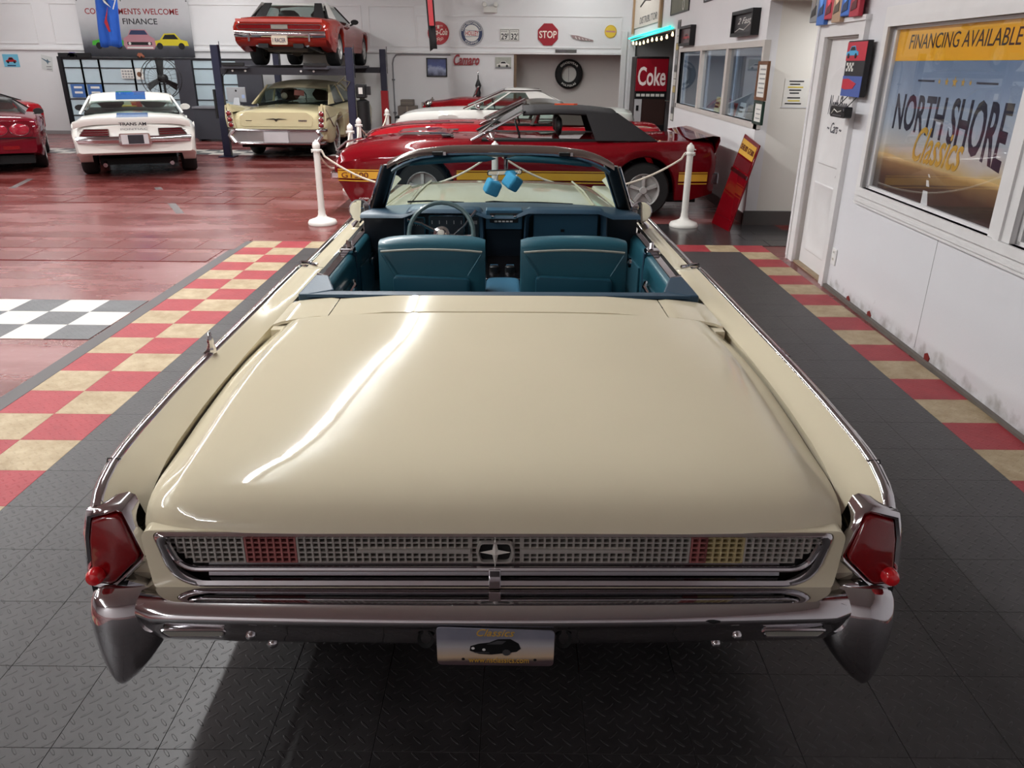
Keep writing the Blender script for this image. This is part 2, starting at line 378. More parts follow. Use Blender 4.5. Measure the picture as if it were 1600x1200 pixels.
rw.box(RXW, RXW+.14, 9.62, wy[0], 0, CEIL).box(RXW, RXW+.14, wy[0], wy[1], 0, wy[2]).box(RXW, RXW+.14, wy[0], wy[1], wy[3], CEIL).box(RXW, RXW+.14, wy[1], 15.2, 0, CEIL).box(RXW, RXW+.14, 15.2, 21.2, 2.42, CEIL).box(RXW, RXW+.14, 21.2, BY, 0, CEIL)
wall_right = struct(rw.build('wall_right', WALL, smooth=0))
struct(MB().box(RXW+.14, 9, 9.62, 9.76, 0, CEIL).build('wall_alcove', ALC, smooth=0))
struct(MB().box(RXW-.02, RXW, 9.66, 15.2, 0, .13).build('baseboard_right', BASE, smooth=0))
struct(MB().box(RXW-.02, 6, 9.585, 9.62, 0, .17).build('baseboard_alcove', mat('slate_base', (88, 84, 82), .4, bump=.4, bscale=12), smooth=0))
struct(MB().box(2.83, 6, 7.99, 9.62, 2.50, 2.56).build('ceiling_alcove', ALC, smooth=0))
struct(MB().box(2.83, 2.97, 7.99, 9.62, 2.56, CEIL).build('wall_over_alcove', WALL, smooth=0))
# office behind the window and side room with the drink machine
OFF = mat('office_wall', (150, 158, 170), .6)
struct(MB().box(2.97, 7, 15.05, 15.2, 0, CEIL).build('wall_office_back', mat('office_back', (140, 146, 156), .6), smooth=0))
struct(MB().box(6.0, 6.15, 9.76, 15.05, 0, 3).build('wall_office_side', OFF, smooth=0))
struct(MB().box(2.97, 6.2, 9.76, 15.05, 2.62, 2.7).build('ceiling_office', OFF, smooth=0))
struct(MB().box(2.9, 7, BY, BY+.15, 0, CEIL).build('wall_side_room', mat('side_room_wall', (168, 164, 166), .6), smooth=0))
struct(MB().box(6.5, 6.65, 15.2, BY, 0, CEIL).build('wall_side_room_right', OFF, smooth=0))
struct(MB().box(-17, 9, -7, 22.3, CEIL, CEIL+.15).build('ceiling', CEILM, smooth=0))
# near wall with the door, slightly turned
def near(s, z=0, d=0):
    n = Vector((-1, .0285, 0)).normalized(); return Vector((2.60+.0285*s, s, z))+n*d
NT = lambda p: near(-p[0], p[1], p[2])        # u runs towards the camera, v up, third off the wall
dy0, dy1, dz = 6.86, 7.68, 2.07
nwm = MB(NT)
def nbox(b, s0, s1, z0, z1, d0, d1): return b.box(-s1, -s0, z0, z1, d0, d1)
wz0, wz1, ws0, ws1 = .94, 2.10, 4.40, 6.26; w20, w21 = 2.5, 4.18
nbox(nwm, dy1, 7.99, 0, CEIL, -.12, 0); nbox(nwm, dy0, dy1, dz, CEIL, -.12, 0); nbox(nwm, ws1, dy0, 0, CEIL, -.12, 0)
nbox(nwm, -7, ws1, 0, wz0, -.12, 0); nbox(nwm, -7, ws1, wz1, CEIL, -.12, 0); nbox(nwm, w21, ws0, wz0, wz1, -.12, 0); nbox(nwm, -7, w20, wz0, wz1, -.12, 0)
wall_near = struct(nwm.build('wall_near', NWALL, smooth=0))
nbox(MB(NT), 4.98, 4.984, .05, .82, 0, .0015).build('wall_seam', JOINT, wall_near, 0)
struct(nbox(MB(NT), -7, 6.74, 0, .03, 0, .03).build('baseboard_near', mat('worn_grey_base', (104, 98, 92), .7, var=.3, scale=9), smooth=0))
CHIP = mat('red_chip', (122, 34, 30), .5)
for s, z in ((5.76, .035), (4.79, .045), (6.2, .03)):
    MB(NT).prism([(-s-.03, z-.03), (-s+.02, z-.035), (-s+.035, z+.01), (-s-.005, z+.035), (-s-.035, z+.02)], 0, .006).build('wall_chip', CHIP, wall_near, 0)
# door 1
door = struct(nbox(MB(NT), dy0, dy1, .02, dz-.01, -.075, -.04).build('door_1', TRIMW, smooth=0))
b = MB(NT)
for s0, s1, z0, z1 in ((dy1, dy1+.16, 0, dz+.10), (dy0-.13, dy0, 0, dz+.10), (dy0, dy1, dz, dz+.10)): nbox(b, s0, s1, z0, z1, 0, .03)
nbox(b, dy0-.14, dy1+.17, dz+.10, dz+.14, 0, .05); nbox(b, dy1+.13, dy1+.16, 0, dz+.10, .03, .042); nbox(b, dy0-.13, dy0-.10, 0, dz+.10, .03, .042)
b.build('door_frame', TRIMW, door, 0)
b = MB(NT); nbox(b, dy1-.015, dy1, 0, dz, -.12, 0); nbox(b, dy0, dy0+.015, 0, dz, -.12, 0); nbox(b, dy0, dy1, dz-.015, dz, -.12, 0); b.build('door_jamb', mat('jamb', (176, 170, 166), .5), door, 0)
def arc_panel(s0, s1, z0, z1, arch):
    pts = [(-s1, z0), (-s0, z0)]
    for i in range(9):
        a = i/8; pts.append((-s0+(s0-s1)*a, z1+arch*math.sin(PI*a)))
    return pts
for z0, z1, ar in ((.98, 1.72, .12), (.16, .82, 0)):
    p = arc_panel(dy0+.13, dy1-.13, z0, z1, ar); cx = sum(q[0] for q in p)/len(p); cz = (z0+z1+ar*.5)/2
    def sh(k): return [(cx+(q[0]-cx)*(1-k*2.6), cz+(q[1]-cz)*(1-k*1.6)) for q in p]
    MB(NT).rows([[(*q, -.041) for q in sh(0)], [(*q, -.030) for q in sh(.02)], [(*q, -.030) for q in sh(.04)], [(*q, -.038) for q in sh(.07)], [(*q, -.038) for q in sh(.3)]], True, True).build('door_panel', TRIMW, door, 30)
k = MB(NT); k.ball((-dy0-.07, .93, -.02), .026); k.build('door_handle', CHROME, door)
nbox(MB(NT), dy0, dy1, 0, .02, -.1, .01).build('door_sill', mat('worn_sill', (150, 132, 108), .7, var=.3, scale=12), door, 0)
INKG = mat('grey_ink', (70, 70, 78), .5)
text_mesh('lettering', 'North Shore', INKG, door, NT, -dy1+.2, 1.42, .46, .17, .002, .35, -.037)
text_mesh('lettering', '~ Cars ~', INKG, door, NT, -dy1+.24, 1.27, .36, .09, .002, .35, -.037)
text_mesh('lettering', 'North Shore Classics', WHITE, door, NT, 0, 0, .01, .01, .001) if False else None
# windows in the near wall: frame mouldings, printed picture behind glass
def gradient(name, stops, axis=2, z0=0, z1=1, noise=.12, nscale=2.2, rough=.35):
    m = bpy.data.materials.new(name); m.use_nodes = True; nt = m.node_tree; b = nt.nodes['Principled BSDF']; L = nt.links.new
    gp = nt.nodes.new('ShaderNodeTexCoord'); sp = nt.nodes.new('ShaderNodeSeparateXYZ'); L(gp.outputs['Object'], sp.inputs[0])
    mr = nt.nodes.new('ShaderNodeMapRange'); mr.inputs[1].default_value = z0; mr.inputs[2].default_value = z1; L(sp.outputs[axis], mr.inputs[0])
    nz = nt.nodes.new('ShaderNodeTexNoise'); nz.inputs['Scale'].default_value = nscale; nz.inputs['Detail'].default_value = 5; L(gp.outputs['Object'], nz.inputs['Vector'])
    ad = nt.nodes.new('ShaderNodeMath'); ad.operation = 'MULTIPLY_ADD'; ad.inputs[1].default_value = noise; L(nz.outputs['Fac'], ad.inputs[0]); L(mr.outputs[0], ad.inputs[2])
    sb = nt.nodes.new('ShaderNodeMath'); sb.operation = 'SUBTRACT'; sb.inputs[1].default_value = noise*.5; L(ad.outputs[0], sb.inputs[0])
    cr = nt.nodes.new('ShaderNodeValToRGB'); el = cr.color_ramp.elements
    el[0].position, el[0].color = stops[0][0], (*lin(stops[0][1]), 1); el[1].position, el[1].color = stops[-1][0], (*lin(stops[-1][1]), 1)
    for p, c in stops[1:-1]: e = el.new(p); e.color = (*lin(c), 1)
    L(sb.outputs[0], cr.inputs[0]); L(cr.outputs[0], b.inputs['Base Color']); b.inputs['Roughness'].default_value = rough
    return m
SKYP = gradient('sky_print', [(0, (205, 178, 128)), (.1, (206, 196, 186)), (.35, (176, 186, 198)), (.7, (142, 158, 182)), (1, (112, 134, 164))], 2, 1.2, 1.88, .28, 2.6)
def moulding(b, s0, s1, z0, z1):
    for w, d in ((.14, .022), (.115, .034), (.06, .05)):
        nbox(b, s0-w, s1+w, z1, z1+w, 0, d); nbox(b, s0-w, s1+w, z0-w, z0, 0, d); nbox(b, s0-w, s0, z0, z1, 0, d); nbox(b, s1, s1+w, z0, z1, 0, d)
for n, (a, c) in enumerate(((ws0, ws1), (w20, w21))):
    b = MB(NT)
    if n == 0: 
        moulding(b, w20, ws1, wz0, wz1)
        nbox(b, w21, ws0, wz0, wz1, -.06, .03); nbox(b, w21+.08, ws0-.08, wz0, wz1, .03, .045)
    nbox(b, a, a+.03, wz0, wz1, -.08, -.01); nbox(b, c-.03, c, wz0, wz1, -.08, -.01); nbox(b, a, c, wz0, wz0+.02, -.08, -.01); nbox(b, a, c, wz1-.02, wz1, -.08, -.01)
    win = struct(nbox(MB(NT), a, c, wz0, wz1, -.045, -.035).build('window_%d' % (n+1), SKYP if n == 0 else mat('dark_pane_back', (46, 38, 36), .5), smooth=0))
    b.build('window_frame', TRIMW, win, 0)
    if n == 0:
        YEL = mat('yellow_print', (246, 178, 14), .4, var=.01); INK = mat('black_ink', (34, 32, 38), .4, var=0)
        nbox(MB(NT), a, c, 1.868, wz1-.02, -.035, -.033).build('yellow_banner', YEL, win, 0)
        text_mesh('lettering', 'FINANCING AVAILABLE', INK, win, NT, -6.03, 1.945, 1.40, .095, .001, .1, -.0325)
        def arch(p, q): return p, q*1.0+(1-q)*(-(.55*p*p)+.15*math.sin(PI*p)*.3)
        NAVY = mat('navy_ink', (38, 36, 54), .4, var=0)
        text_mesh('lettering', 'NORTH SHORE', NAVY, win, NT, -6.07, 1.40, 1.52, .25, .001, 0, -.0345, arch, .02)
        text_mesh('lettering', 'Classics', GOLD, win, NT, -5.66, 1.215, .68, .235, .001, .45, -.0335, None, .012)
        for s0, s1 in ((5.55, 5.79), (4.77, 5.01)): nbox(MB(NT), s0, s1, 1.735, 1.747, -.035, -.0335).build('rule', NAVY, win, 0)
        for i, (s, r) in enumerate(((5.48, .018), (5.38, .026), (5.275, .036), (5.17, .026), (5.08, .018))):
            MB(NT).prism([(-s+(r if k % 2 == 0 else r*.42)*math.sin(PI*k/5), 1.74+(r if k % 2 == 0 else r*.42)*math.cos(PI*k/5)) for k in range(10)], -.035, -.0336).build('star', GOLD, win, 0)
        LAND = gradient('land_print', [(0, (52, 42, 40)), (.5, (84, 66, 54)), (.85, (150, 118, 82)), (1, (226, 190, 132))], 2, .94, 1.21, .1, 9)
        MB(NT).prism([(-6.26, .95), (-4.40, .95), (-4.40, 1.20), (-4.70, 1.215), (-5.0, 1.195), (-5.4, 1.20), (-5.75, 1.205), (-6.0, 1.225), (-6.26, 1.22)], -.035, -.0343).build('printed_land', LAND, win, 0)
        MB(NT).prism([(-6.2, .95), (-4.55, .95), (-5.36, 1.196), (-5.39, 1.196)], -.0343, -.0341).build('printed_road', gradient('road_print', [(0, (58, 50, 48)), (.6, (92, 74, 62)), (1, (190, 156, 116))], 2, .94, 1.2, .05, 30), win, 0)
        for z0, z1, w in ((.95, 1.05, .05), (1.08, 1.12, .022), (1.14, 1.16, .012)): MB(NT).prism([(-5.34-w, z0), (-5.34+w, z0), (-5.355+w*.55, z1), (-5.365-w*.55, z1)], -.0341, -.0339).build('printed_dash', WHITE, win, 0)
    nbox(MB(NT), a, c, wz0, wz1, -.022, -.018).build('window_pane', glass('pane_glass', (253, 254, 255), .0, .995), win, 0)
# window in the wall beyond the alcove
win = struct(MB().box(RXW+.01, RXW+.06, wy[0]-.06, wy[1]+.06, wy[2]-.07, wy[2]).box(RXW-.012, RXW+.06, wy[0]-.07, wy[1]+.07, wy[3], wy[3]+.07).box(RXW-.012, RXW+.06, wy[0]-.07, wy[0], wy[2]-.07, wy[3]).box(RXW-.012, RXW+.06, wy[1], wy[1]+.07, wy[2]-.07, wy[3]).box(RXW-.012, RXW+.01, wy[0]-.07, wy[1]+.07, wy[2]-.07, wy[2]).build('window_3', mat('beige_frame', (196, 190, 184), .4), smooth=0))
for y in (11.3, 12.9): MB().box(RXW-.01, RXW+.08, y-.06, y+.06, wy[2], wy[3]).build('window_mullion', mat('beige_frame', 0), win, 0)
for y0, y1 in ((9.68, 11.21), (11.39, 12.81), (12.99, 14.55)):
    MB().box(RXW+.03, RXW+.036, y0, y1, wy[2], wy[3]).build('window_pane', glass('office_glass', (236, 244, 250), 0, .97), win, 0)
    MB().box(RXW+.04, RXW+.06, y1-.30, y1-.22, wy[2], wy[3]).build('window_blind', mat('pale_blind', (200, 208, 220), .5), win, 0)
for x, y, z, L in TUBES:
    tr = MB().box(x-.11, x+.11, y-L/2+.03, y+L/2-.03, z+.02, z+.08).build('ceiling_light', WHITE, smooth=0)
    tag(tr, 'long white fluorescent strip light hung under the showroom ceiling', 'light', 'fluorescent strip lights')
    for sy in (-1, 1): MB().tube([(x, y+sy*L*.38, z+.06), (x, y+sy*L*.38, CEIL)], .006, 5).build('hanger', STEEL, tr)
# ------------------------------------------------------------------ the cream convertible in front
CY = 4.2
lin_T = lambda p: Vector((p[0], p[1]-CY, p[2]))
ps = math.radians(.937)
car = thing('convertible_car', 'large cream four-door convertible with open top and turquoise seats, nearest car on the black mat', 'car',
            (-.0172-CY*math.sin(ps), CY*math.cos(ps), 0), ps)
CREAM = paint('cream_paint', (212, 202, 176), .30, 1.0)
TEAL = mat('turquoise_leather', (30, 80, 94), .38, coat=.15, var=.10, scale=5, bump=.12, bscale=140)
TEALD = mat('dark_turquoise_pad', (36, 62, 80), .45, var=.06, bump=.15, bscale=120)
def LM(): return MB(lin_T)
def lb(b, name, m, parent=car, **k): return b.build(name, m, parent, **k)
zT = [(1.575, .80), (1.60, .835), (1.65, .868), (1.72, .888), (1.9, .902), (2.3, .915), (3.66, .915), (3.76, .893), (5.2, .888), (6.4, .88), (6.93, .84)]
xO = [(1.575, .968), (1.65, .978), (1.9, .988), (6.3, .985), (6.95, .95)]
xG = [(1.575, .862), (1.75, .868), (2.0, .880), (2.5, .888), (2.92, .878), (3.02, .868), (3.12, .862), (4.9, .862), (5.1, .86), (6.95, .80)]
zG = [(1.575, .75), (1.66, .812), (1.8, .855), (2.1, .872), (2.6, .878), (2.94, .885), (3.05, .900), (3.4, .902), (3.66, .902), (3.76, .882), (5.2, .88), (6.93, .83)]
zB = [(1.6, .50), (1.9, .40), (2.2, .30)]
def arch(y):
    z = tab(zB, y)
    for c in (2.95, 6.05):
        d = abs(y-c)
        if d < .40: z = max(z, .33+math.sqrt(.40**2-d*d)*.62)
    return z
YS = sorted(set([1.60, 1.61, 1.63, 1.66, 1.72, 1.8, 1.9, 2.1, 2.3, 2.5, 2.54, 2.6, 2.7, 2.8, 2.95, 3.1, 3.2, 3.3, 3.36, 3.5, 3.62, 3.66, 3.70, 3.73, 3.76, 4.0, 4.4, 4.8, 5.2, 5.6, 5.66, 5.75, 5.9, 6.05, 6.2, 6.35, 6.45, 6.6, 6.8, 6.93]))
body = LM()
for s in (-1, 1):
    R = []
    for y in YS:
        xo, xg, zt, zg = stab(xO, y), stab(xG, y), stab(zT, y), stab(zG, y); zb = arch(y)
        R.append([(s*xg, y, zg-.05), (s*xg, y, zg), (s*(xg+.012), y, zg+.006), (s*(xg*.55+xo*.45), y, zg*.45+zt*.55), (s*(xo-.035), y, zt-.006), (s*(xo-.018), y, zt), (s*(xo-.004), y, zt-.006), (s*xo, y, zt-.03),
                  (s*(xo+.006), y, max(zb+.04, zt-.18)), (s*(xo+.01), y, max(zb+.03, .58)), (s*(xo-.004), y, max(zb+.02, .42)), (s*(xo-.03), y, zb), (s*(xo-.09), y, zb)])
    body.rows(R)
    body.add(R[0], [tuple(range(13))]).add(R[-1], [tuple(range(13))])
# hood, cowl, nose
hood = []
for y in (5.22, 5.3, 5.5, 5.9, 6.4, 6.75, 6.88, 6.93):
    z = stab([(5.22, .925), (5.5, .935), (6.4, .925), (6.75, .90), (6.93, .84)], y); w = stab(xG, y); ze = stab(zG, y)
    hood.append([(x*w, y, z-(z-ze)*abs(x)**6-.010*x*x) for x in (-1, -.97, -.9, -.76, -.74, -.5, -.25, 0, .25, .5, .74, .76, .9, .97, 1)])
body.rows(hood)
body.box(-.93, .93, 6.86, 6.95, .35, .80).box(-.9, .9, 1.75, 1.8, .40, .78)
lb(body, 'body', CREAM, smooth=35)
for s in (-1, 1): lb(LM().tube([(s*.64, 5.35, .929), (s*.63, 6.0, .928), (s*.60, 6.7, .902)], .008, 6), 'hood_crease', CREAM)
for s in (-1, 1):
    LB = LM().rows([[(s*(.94+a), 6.2+k, z) for a, z in ((-.06, .885), (-.03, .912), (.0, .918), (.03, .905), (.04, .87))] for k in (0, .25, .5, .72)], False); lb(LB, 'fender_peak', CREAM)
lb(LM().box(-.93, .93, 1.85, 6.85, .22, .30), 'underbody', DARK, smooth=0)
# chrome caps along the fender tops
for s in (-1, 1):
    R = []
    for y in [v for v in YS if 1.6 <= v <= 3.70]:
        xo, zt = stab(xO, y), stab(zT, y)
        R.append([(s*(xo-.026), y, zt-.004), (s*(xo-.022), y, zt+.004), (s*(xo-.010), y, zt+.007), (s*(xo+.004), y, zt-.001), (s*(xo+.007), y, zt-.014), (s*(xo+.002), y, zt-.024)])
    lb(LM().rows(R, False), 'fender_trim', CHROME, smooth=50)
    R = []
    for y in [3.74, 3.76, 4.0, 4.4, 4.8, 5.2, 5.9, 6.4, 6.8]:
        xo, zt = stab(xO, y), stab(zT, y)
        R.append([(s*(xo-.03), y, zt-.004), (s*(xo-.024), y, zt+.004), (s*(xo-.010), y, zt+.006), (s*(xo+.004), y, zt-.001), (s*(xo+.007), y, zt-.014)])
    lb(LM().rows(R, False), 'door_top_trim', CHROME, smooth=50)
    lb(LM().tube([(s*.975, 3.70, .923), (s*.955, 3.735, .915), (s*.93, 3.745, .905), (s*.90, 3.735, .903)], .009, 6), 'fender_end_trim', CHROME)
    # thin seam across the trim and the dark opening lines
    lb(LM().tube([(s*.995, 1.73, .86), (s*.985, 1.735, .897), (s*.955, 1.74, .893)], .002, 4), 'trim_joint', DARK)
    lb(LM().tube([(s*.985, 2.42+i*.04, .924-.001*i) for i in range(3)], .004, 5), 'trim_clip', CHROME)
lb(LM().lathe([(.016, .915), (.016, .93), (.010, .945), (.012, .955), (.006, .985), (.0, .99)], 8, (-.972, 2.46, 0)), 'antenna_base', CHROME)
# ------------- boot lid: one crowned panel rolling over at its tail
zC = [(1.545, .799), (1.55, .816), (1.562, .838), (1.59, .868), (1.64, .894), (1.72, .913), (1.9, .930), (2.3, .945), (2.95, .935)]
wD = [(1.545, .846), (1.562, .852), (1.62, .857), (1.75, .863), (2.1, .876), (2.5, .884), (2.95, .872)]
FXT = [(0, 0), (.25, .0008), (.5, .003), (.7, .0065), (.82, .0105), (.875, .015), (.90, .021), (.93, .036), (.965, .056), (.988, .071), (1, .080)]
FX = [(-1, .08)]+[(-1+.012*i/1, stab(FXT, 1-.012*i)) for i in range(1, 14)]+[(-.84+.14*i, stab(FXT, abs(-.84+.14*i))) for i in range(13)]+[(1-.012*i, stab(FXT, 1-.012*i)) for i in range(13, 0, -1)]+[(1, .08)]
FX = sorted(set((round(a, 4), b_) for a, b_ in FX))
def lid_row(y, dz=0):
    z, w = stab(zC, y), stab(wD, y); g = .12+.88*min(1, max(0, (y-1.545)/.32))**.6
    return [(x*(w-.004), y+.035*(abs(x)**8)*max(0, 1-(y-1.545)/.3)-.07*abs(x)**4*max(0, (y-2.5)/.36), z-f*g-(1-g)*.030*abs(x)**6+dz) for x, f in FX]
LYS = [1.545, 1.5475, 1.552, 1.562, 1.575, 1.59, 1.61, 1.64, 1.68, 1.72, 1.8, 1.9, 2.05, 2.3, 2.5, 2.62, 2.72, 2.80, 2.856, 2.86]
R = [lid_row(y) for y in LYS]; R[-1] = [(p[0], p[1], p[2]-.02) for p in R[-1]]
lb(LM().rows(R), 'boot_lid', CREAM, smooth=60)
# dark shut-line channel under the lid edge
for s in (-1, 1):
    lb(LM().rows([[(s*(stab(wD, y)-.012), y, stab(zC, y)-.112), (s*(stab(xG, y)+.004), y, stab(zG, y)-.045)] for y in LYS[3:]]), 'shut_gap', DARK, smooth=0)
# panels between boot lid and cockpit
def deck_panel(x0, x1, y0, y1, nm):
    R = []
    for y in (y0, y0+.004, (y0+y1)/2, y1-.004, y1):
        z = .936-(.01 if y in (y0, y1) else 0)
        R.append([(x0+(x1-x0)*i/6, y-.07*abs((x0+(x1-x0)*i/6)/.872)**4*(y1-y)/(y1-y0), z-.030*abs((x0+(x1-x0)*i/6)/.866)**4-(.006 if i in (0, 6) else 0)) for i in range(7)])
    lb(LM().rows(R), nm, CREAM, smooth=60)
deck_panel(-.66, .66, 2.868, 3.10, 'deck_panel')
deck_panel(-.864, -.664, 2.868, 3.10, 'deck_panel'); deck_panel(.664, .864, 2.868, 3.10, 'deck_panel')
lb(LM().box(-.86, .86, 2.76, 3.10, .80, .895), 'deck_shelf', CREAM, smooth=0)
# ------------- tail panel with the grille opening
def outl(k, dt=0, db=0):      # grille outline inset by k
    wt, wb, zt, zb, r = .816-k, .785-k*.9, .800-k*.5-dt, .642+k*.8+db, .120-k*.8
    return rpoly([(wt, zt), (wb, zb), (-wb, zb), (-wt, zt)], [.02, r, r, .02], 9)
def ring(b, o0, y0, o1, y1, cl=True): return b.rows([[(x, y0, z) for x, z in o0], [(x, y1, z) for x, z in o1]], True)
out0 = rpoly([(.848, .803), (.838, .622), (-.838, .622), (-.848, .803)], [.03, .04, .04, .03], 9)
b = LM(); o0 = outl(0)
b.rows([[(x, 1.60, z) for x, z in out0], [(x, 1.552, z) for x, z in [(q[0]*.995, q[1]) for q in out0]], [(x, 1.55, z) for x, z in o0], [(x, 1.60, z) for x, z in o0]], True)
lb(b, 'tail_panel', CREAM, smooth=40)
b = LM()
b.rows([[(x, y, z) for x, z in outl(k)] for k, y in ((0, 1.556), (.004, 1.545), (.014, 1.541), (.026, 1.546), (.030, 1.570), (.036, 1.60))], True)
grille = lb(b, 'grille', CHROME, smooth=50)
# lower and side trim bar of the grille
def ubar(k, y, r, nm, m, parent):
    o = outl(k, 0, .031); n = len(o); pts = [p for i, p in enumerate(o) if 7 <= i <= n-8]
    return lb(LM().tube([(x, y, z) for x, z in pts], r, 8), nm, m, parent)
ubar(.030, 1.548, .0075, 'grille_trim', CHROME, grille)
lb(LM().prism(outl(.028), 1.585, 1.59, 'y'), 'grille_back', DARK, grille, smooth=0)
lb(LM().rows([[(x, y, z) for x in (-.70, .70)] for y, z in ((1.575, .702), (1.566, .690), (1.560, .668))]), 'grille_channel', DCHROME, grille)
# square-cell grid: six panels of crossed bars
GRID = mat('grid_chrome', (196, 190, 184), .32, .55); GRIDR = mat('red_tinted_grid', (176, 110, 108), .35, .4); GRIDY = mat('amber_tinted_grid', (200, 184, 140), .35, .4)
zlo, zhi = .706, .789
def xlim(z): return .785-.075*max(0, (.775-z)/.085)**1.8
segs = [(-.80, -.607, GRID), (-.601, -.482, GRIDR), (-.476, -.063, GRID), (-.058, .062, GRID), (.067, .470, GRID), (.476, .512, GRIDR), (.512, .602, GRIDY), (.607, .80, GRID)]
for a, c, m in segs:
    b = LM(); n = max(2, round((c-a)/.0172)); dx = (c-a)/n
    for i in range(n+1):
        x = a+i*dx; z0 = zlo
        while abs(x) > xlim(z0) and z0 < zhi-.01: z0 += .006
        if abs(x) < .80: b.box(x-.0024, x+.0024, 1.560, 1.574, z0, zhi)
    for j in range(7):
        z = zlo+(zhi-zlo)*j/6; aa, cc = max(a, -xlim(z)), min(c, xlim(z))
        if cc > aa: b.box(aa, cc, 1.562, 1.574, z-.0022, z+.0022)
    lb(b, 'grille_mesh', m, grille, smooth=0, kind='stuff', weld=False)
for a, c, m in ((-.61, -.48, mat('red_reflector', (96, 26, 30), .3, coat=1)), (.474, .604, mat('amber_reflector', (110, 84, 62), .3, coat=1))):
    lb(LM().box(a, c, 1.576, 1.584, zlo, zhi), 'reflector', m, grille, smooth=0)
for s in (-1, 1): lb(LM().prism([(s*.06, .736), (s*.06, .749), (s*.33, .746), (s*.333, .7425), (s*.33, .739)], 1.553, 1.562, 'y'), 'grille_spear', GRID, grille)
# star emblem in its frame, with the centre rib below
em = rpoly([(.040, .773), (.047, .743), (.040, .713), (-.040, .713), (-.047, .743), (-.040, .773)], .012, 3)
b = LM(); sc_ = lambda k: [(x*k, .743+(z-.743)*k) for x, z in em]
b.rows([[(x, 1.556, z) for x, z in em], [(x, 1.546, z) for x, z in sc_(.97)], [(x, 1.546, z) for x, z in sc_(.86)], [(x, 1.556, z) for x, z in sc_(.82)]], True)
lb(b, 'emblem_frame', GRID, grille, smooth=30)
lb(LM().prism(sc_(.84), 1.556, 1.559, 'y'), 'emblem_field', DARK, grille, smooth=0)
b = LM(); pts = []
for i in range(8):
    r = (.046 if i % 4 == 2 or i % 4 == 0 else 0); a = PI/4*i
    r = {0: .044, 2: .038, 4: .044, 6: .038}.get(i, .010); pts.append((r*math.sin(a), .743+r*math.cos(a)))
b.add([(0, 1.538, .743)]+[(x, 1.550, z) for x, z in pts], [(0, i+1, (i+1) % 8+1) for i in range(8)]+[tuple(range(8, 0, -1))])
lb(b, 'star_emblem', mat('bright_star', (226, 222, 216), .25, .3), grille, smooth=0)
lb(LM().box(-.016, .014, 1.538, 1.552, .645, .70), 'centre_rib', CHROME, grille, smooth=0, bevel=.003)
# ------------- bumper
SEC = [(1.60, .600), (1.60, .636), (1.560, .640), (1.515, .640), (1.484, .634), (1.466, .623), (1.459, .610), (1.460, .600), (1.467, .592), (1.473, .580), (1.480, .555), (1.488, .530), (1.50, .515), (1.54, .508), (1.58, .51)]
def brow(x, kx=1):
    k = abs(x)/.86; o = -.02*(1-k*k)+.012; e = max(0, (k-.93)/.07); e = e*e
    return [(x, y+o+e*.02*(1.6-y)/.14, z+e*.006*(.58-z)/.1) for y, z in SEC]
xs = [-.862+1.724*i/40 for i in range(41)]
bump_ = lb(LM().rows([brow(x) for x in xs], True, True), 'rear_bumper', CHROME, smooth=50)
GCH = CHROME
for s in (-1, 1):
    # end blade: broad under the lamp, narrowing to a rounded tip
    lv = [(.655, .838, .972, 1.565, 1.68), (.640, .830, .984, 1.525, 1.74), (.625, .826, .990, 1.502, 1.78), (.59, .822, .993, 1.488, 1.80), (.54, .820, .990, 1.480, 1.80), (.49, .826, .984, 1.478, 1.78), (.45, .850, .978, 1.480, 1.74), (.41, .880, .969, 1.486, 1.69), (.385, .902, .960, 1.494, 1.65), (.368, .920, .950, 1.508, 1.61), (.362, .930, .942, 1.525, 1.58)]
    R = []
    for z, x0, x1, y0, y1 in lv:
        xm = (x0*.32+x1*.68); w = x1-x0
        q = [(x0, y1), (x0, y0+.055), (x0+w*.12, y0+.028), (x0+w*.38, y0+.010), (xm, y0), (x1-w*.10, y0+.010), (x1-w*.02, y0+.035), (x1, y0+.09), (x1, y1)]
        R.append([(s*x, y, z) for x, y in q])
    lb(LM().rows(R, True, True), 'bumper_guard', GCH, smooth=55, subs=1)
    lb(LM().rows([[(s*(.838+.02*math.cos(a)*k), 1.52-.015*k, .588+.034*math.sin(a)*k) for a in [2*PI*i/12 for i in range(12)]] for k in (1.3, 1.25, 1.0, .5, .02)], True), 'bumper_corner', CHROME, smooth=60)
    # winker lamp in the lower face
    q = [(s*.70, .520), (s*.835, .520), (s*.80, .492), (s*.665, .492)] if s < 0 else [(s*.70, .520), (s*.835, .520), (s*.80, .492), (s*.665, .492)]
    q = [(s*.645, .570), (s*.806, .570), (s*.788, .544), (s*.66, .544)]
    qq = rpoly(q, .010, 3); cx = s*.725
    sc2 = lambda k, j: [(cx+(x-cx)*k, .557+(z-.557)*j) for x, z in qq]
    yy = lambda z: 1.476+(.58-z)*.3
    wl = lb(LM().tube([(x, yy(z), z) for x, z in sc2(1, 1)], .0042, 6, closed=True), 'reversing_lamp', CHROME)
    lb(LM().rows([[(x, yy(z)-.002, z) for x, z in sc2(.99, .97)], [(x, yy(z)+.012, z) for x, z in sc2(.99, .97)]], True, True), 'lamp_lens', mat('clear_lens', (150, 148, 140), .12, coat=1, bump=.4, bscale=20), wl, smooth=0)
    for x, z, y in ((.583, .562, 1.470), (.545, .512, 1.500)): lb(LM().lathe([(.013, 0), (.012, -.006), (.007, -.011), (0, -.012)], 10, (s*x, y, z), 'y'), 'bumper_bolt', CHROME)
    lb(LM().rows([[(s*.166+s*.02*math.cos(a)*k, 1.466+.008*(1-k), .553+.028*math.sin(a)*k) for a in [2*PI*i/12 for i in range(12)]] for k in (1, .9, .6)], True), 'plate_lamp_hole', DARK)
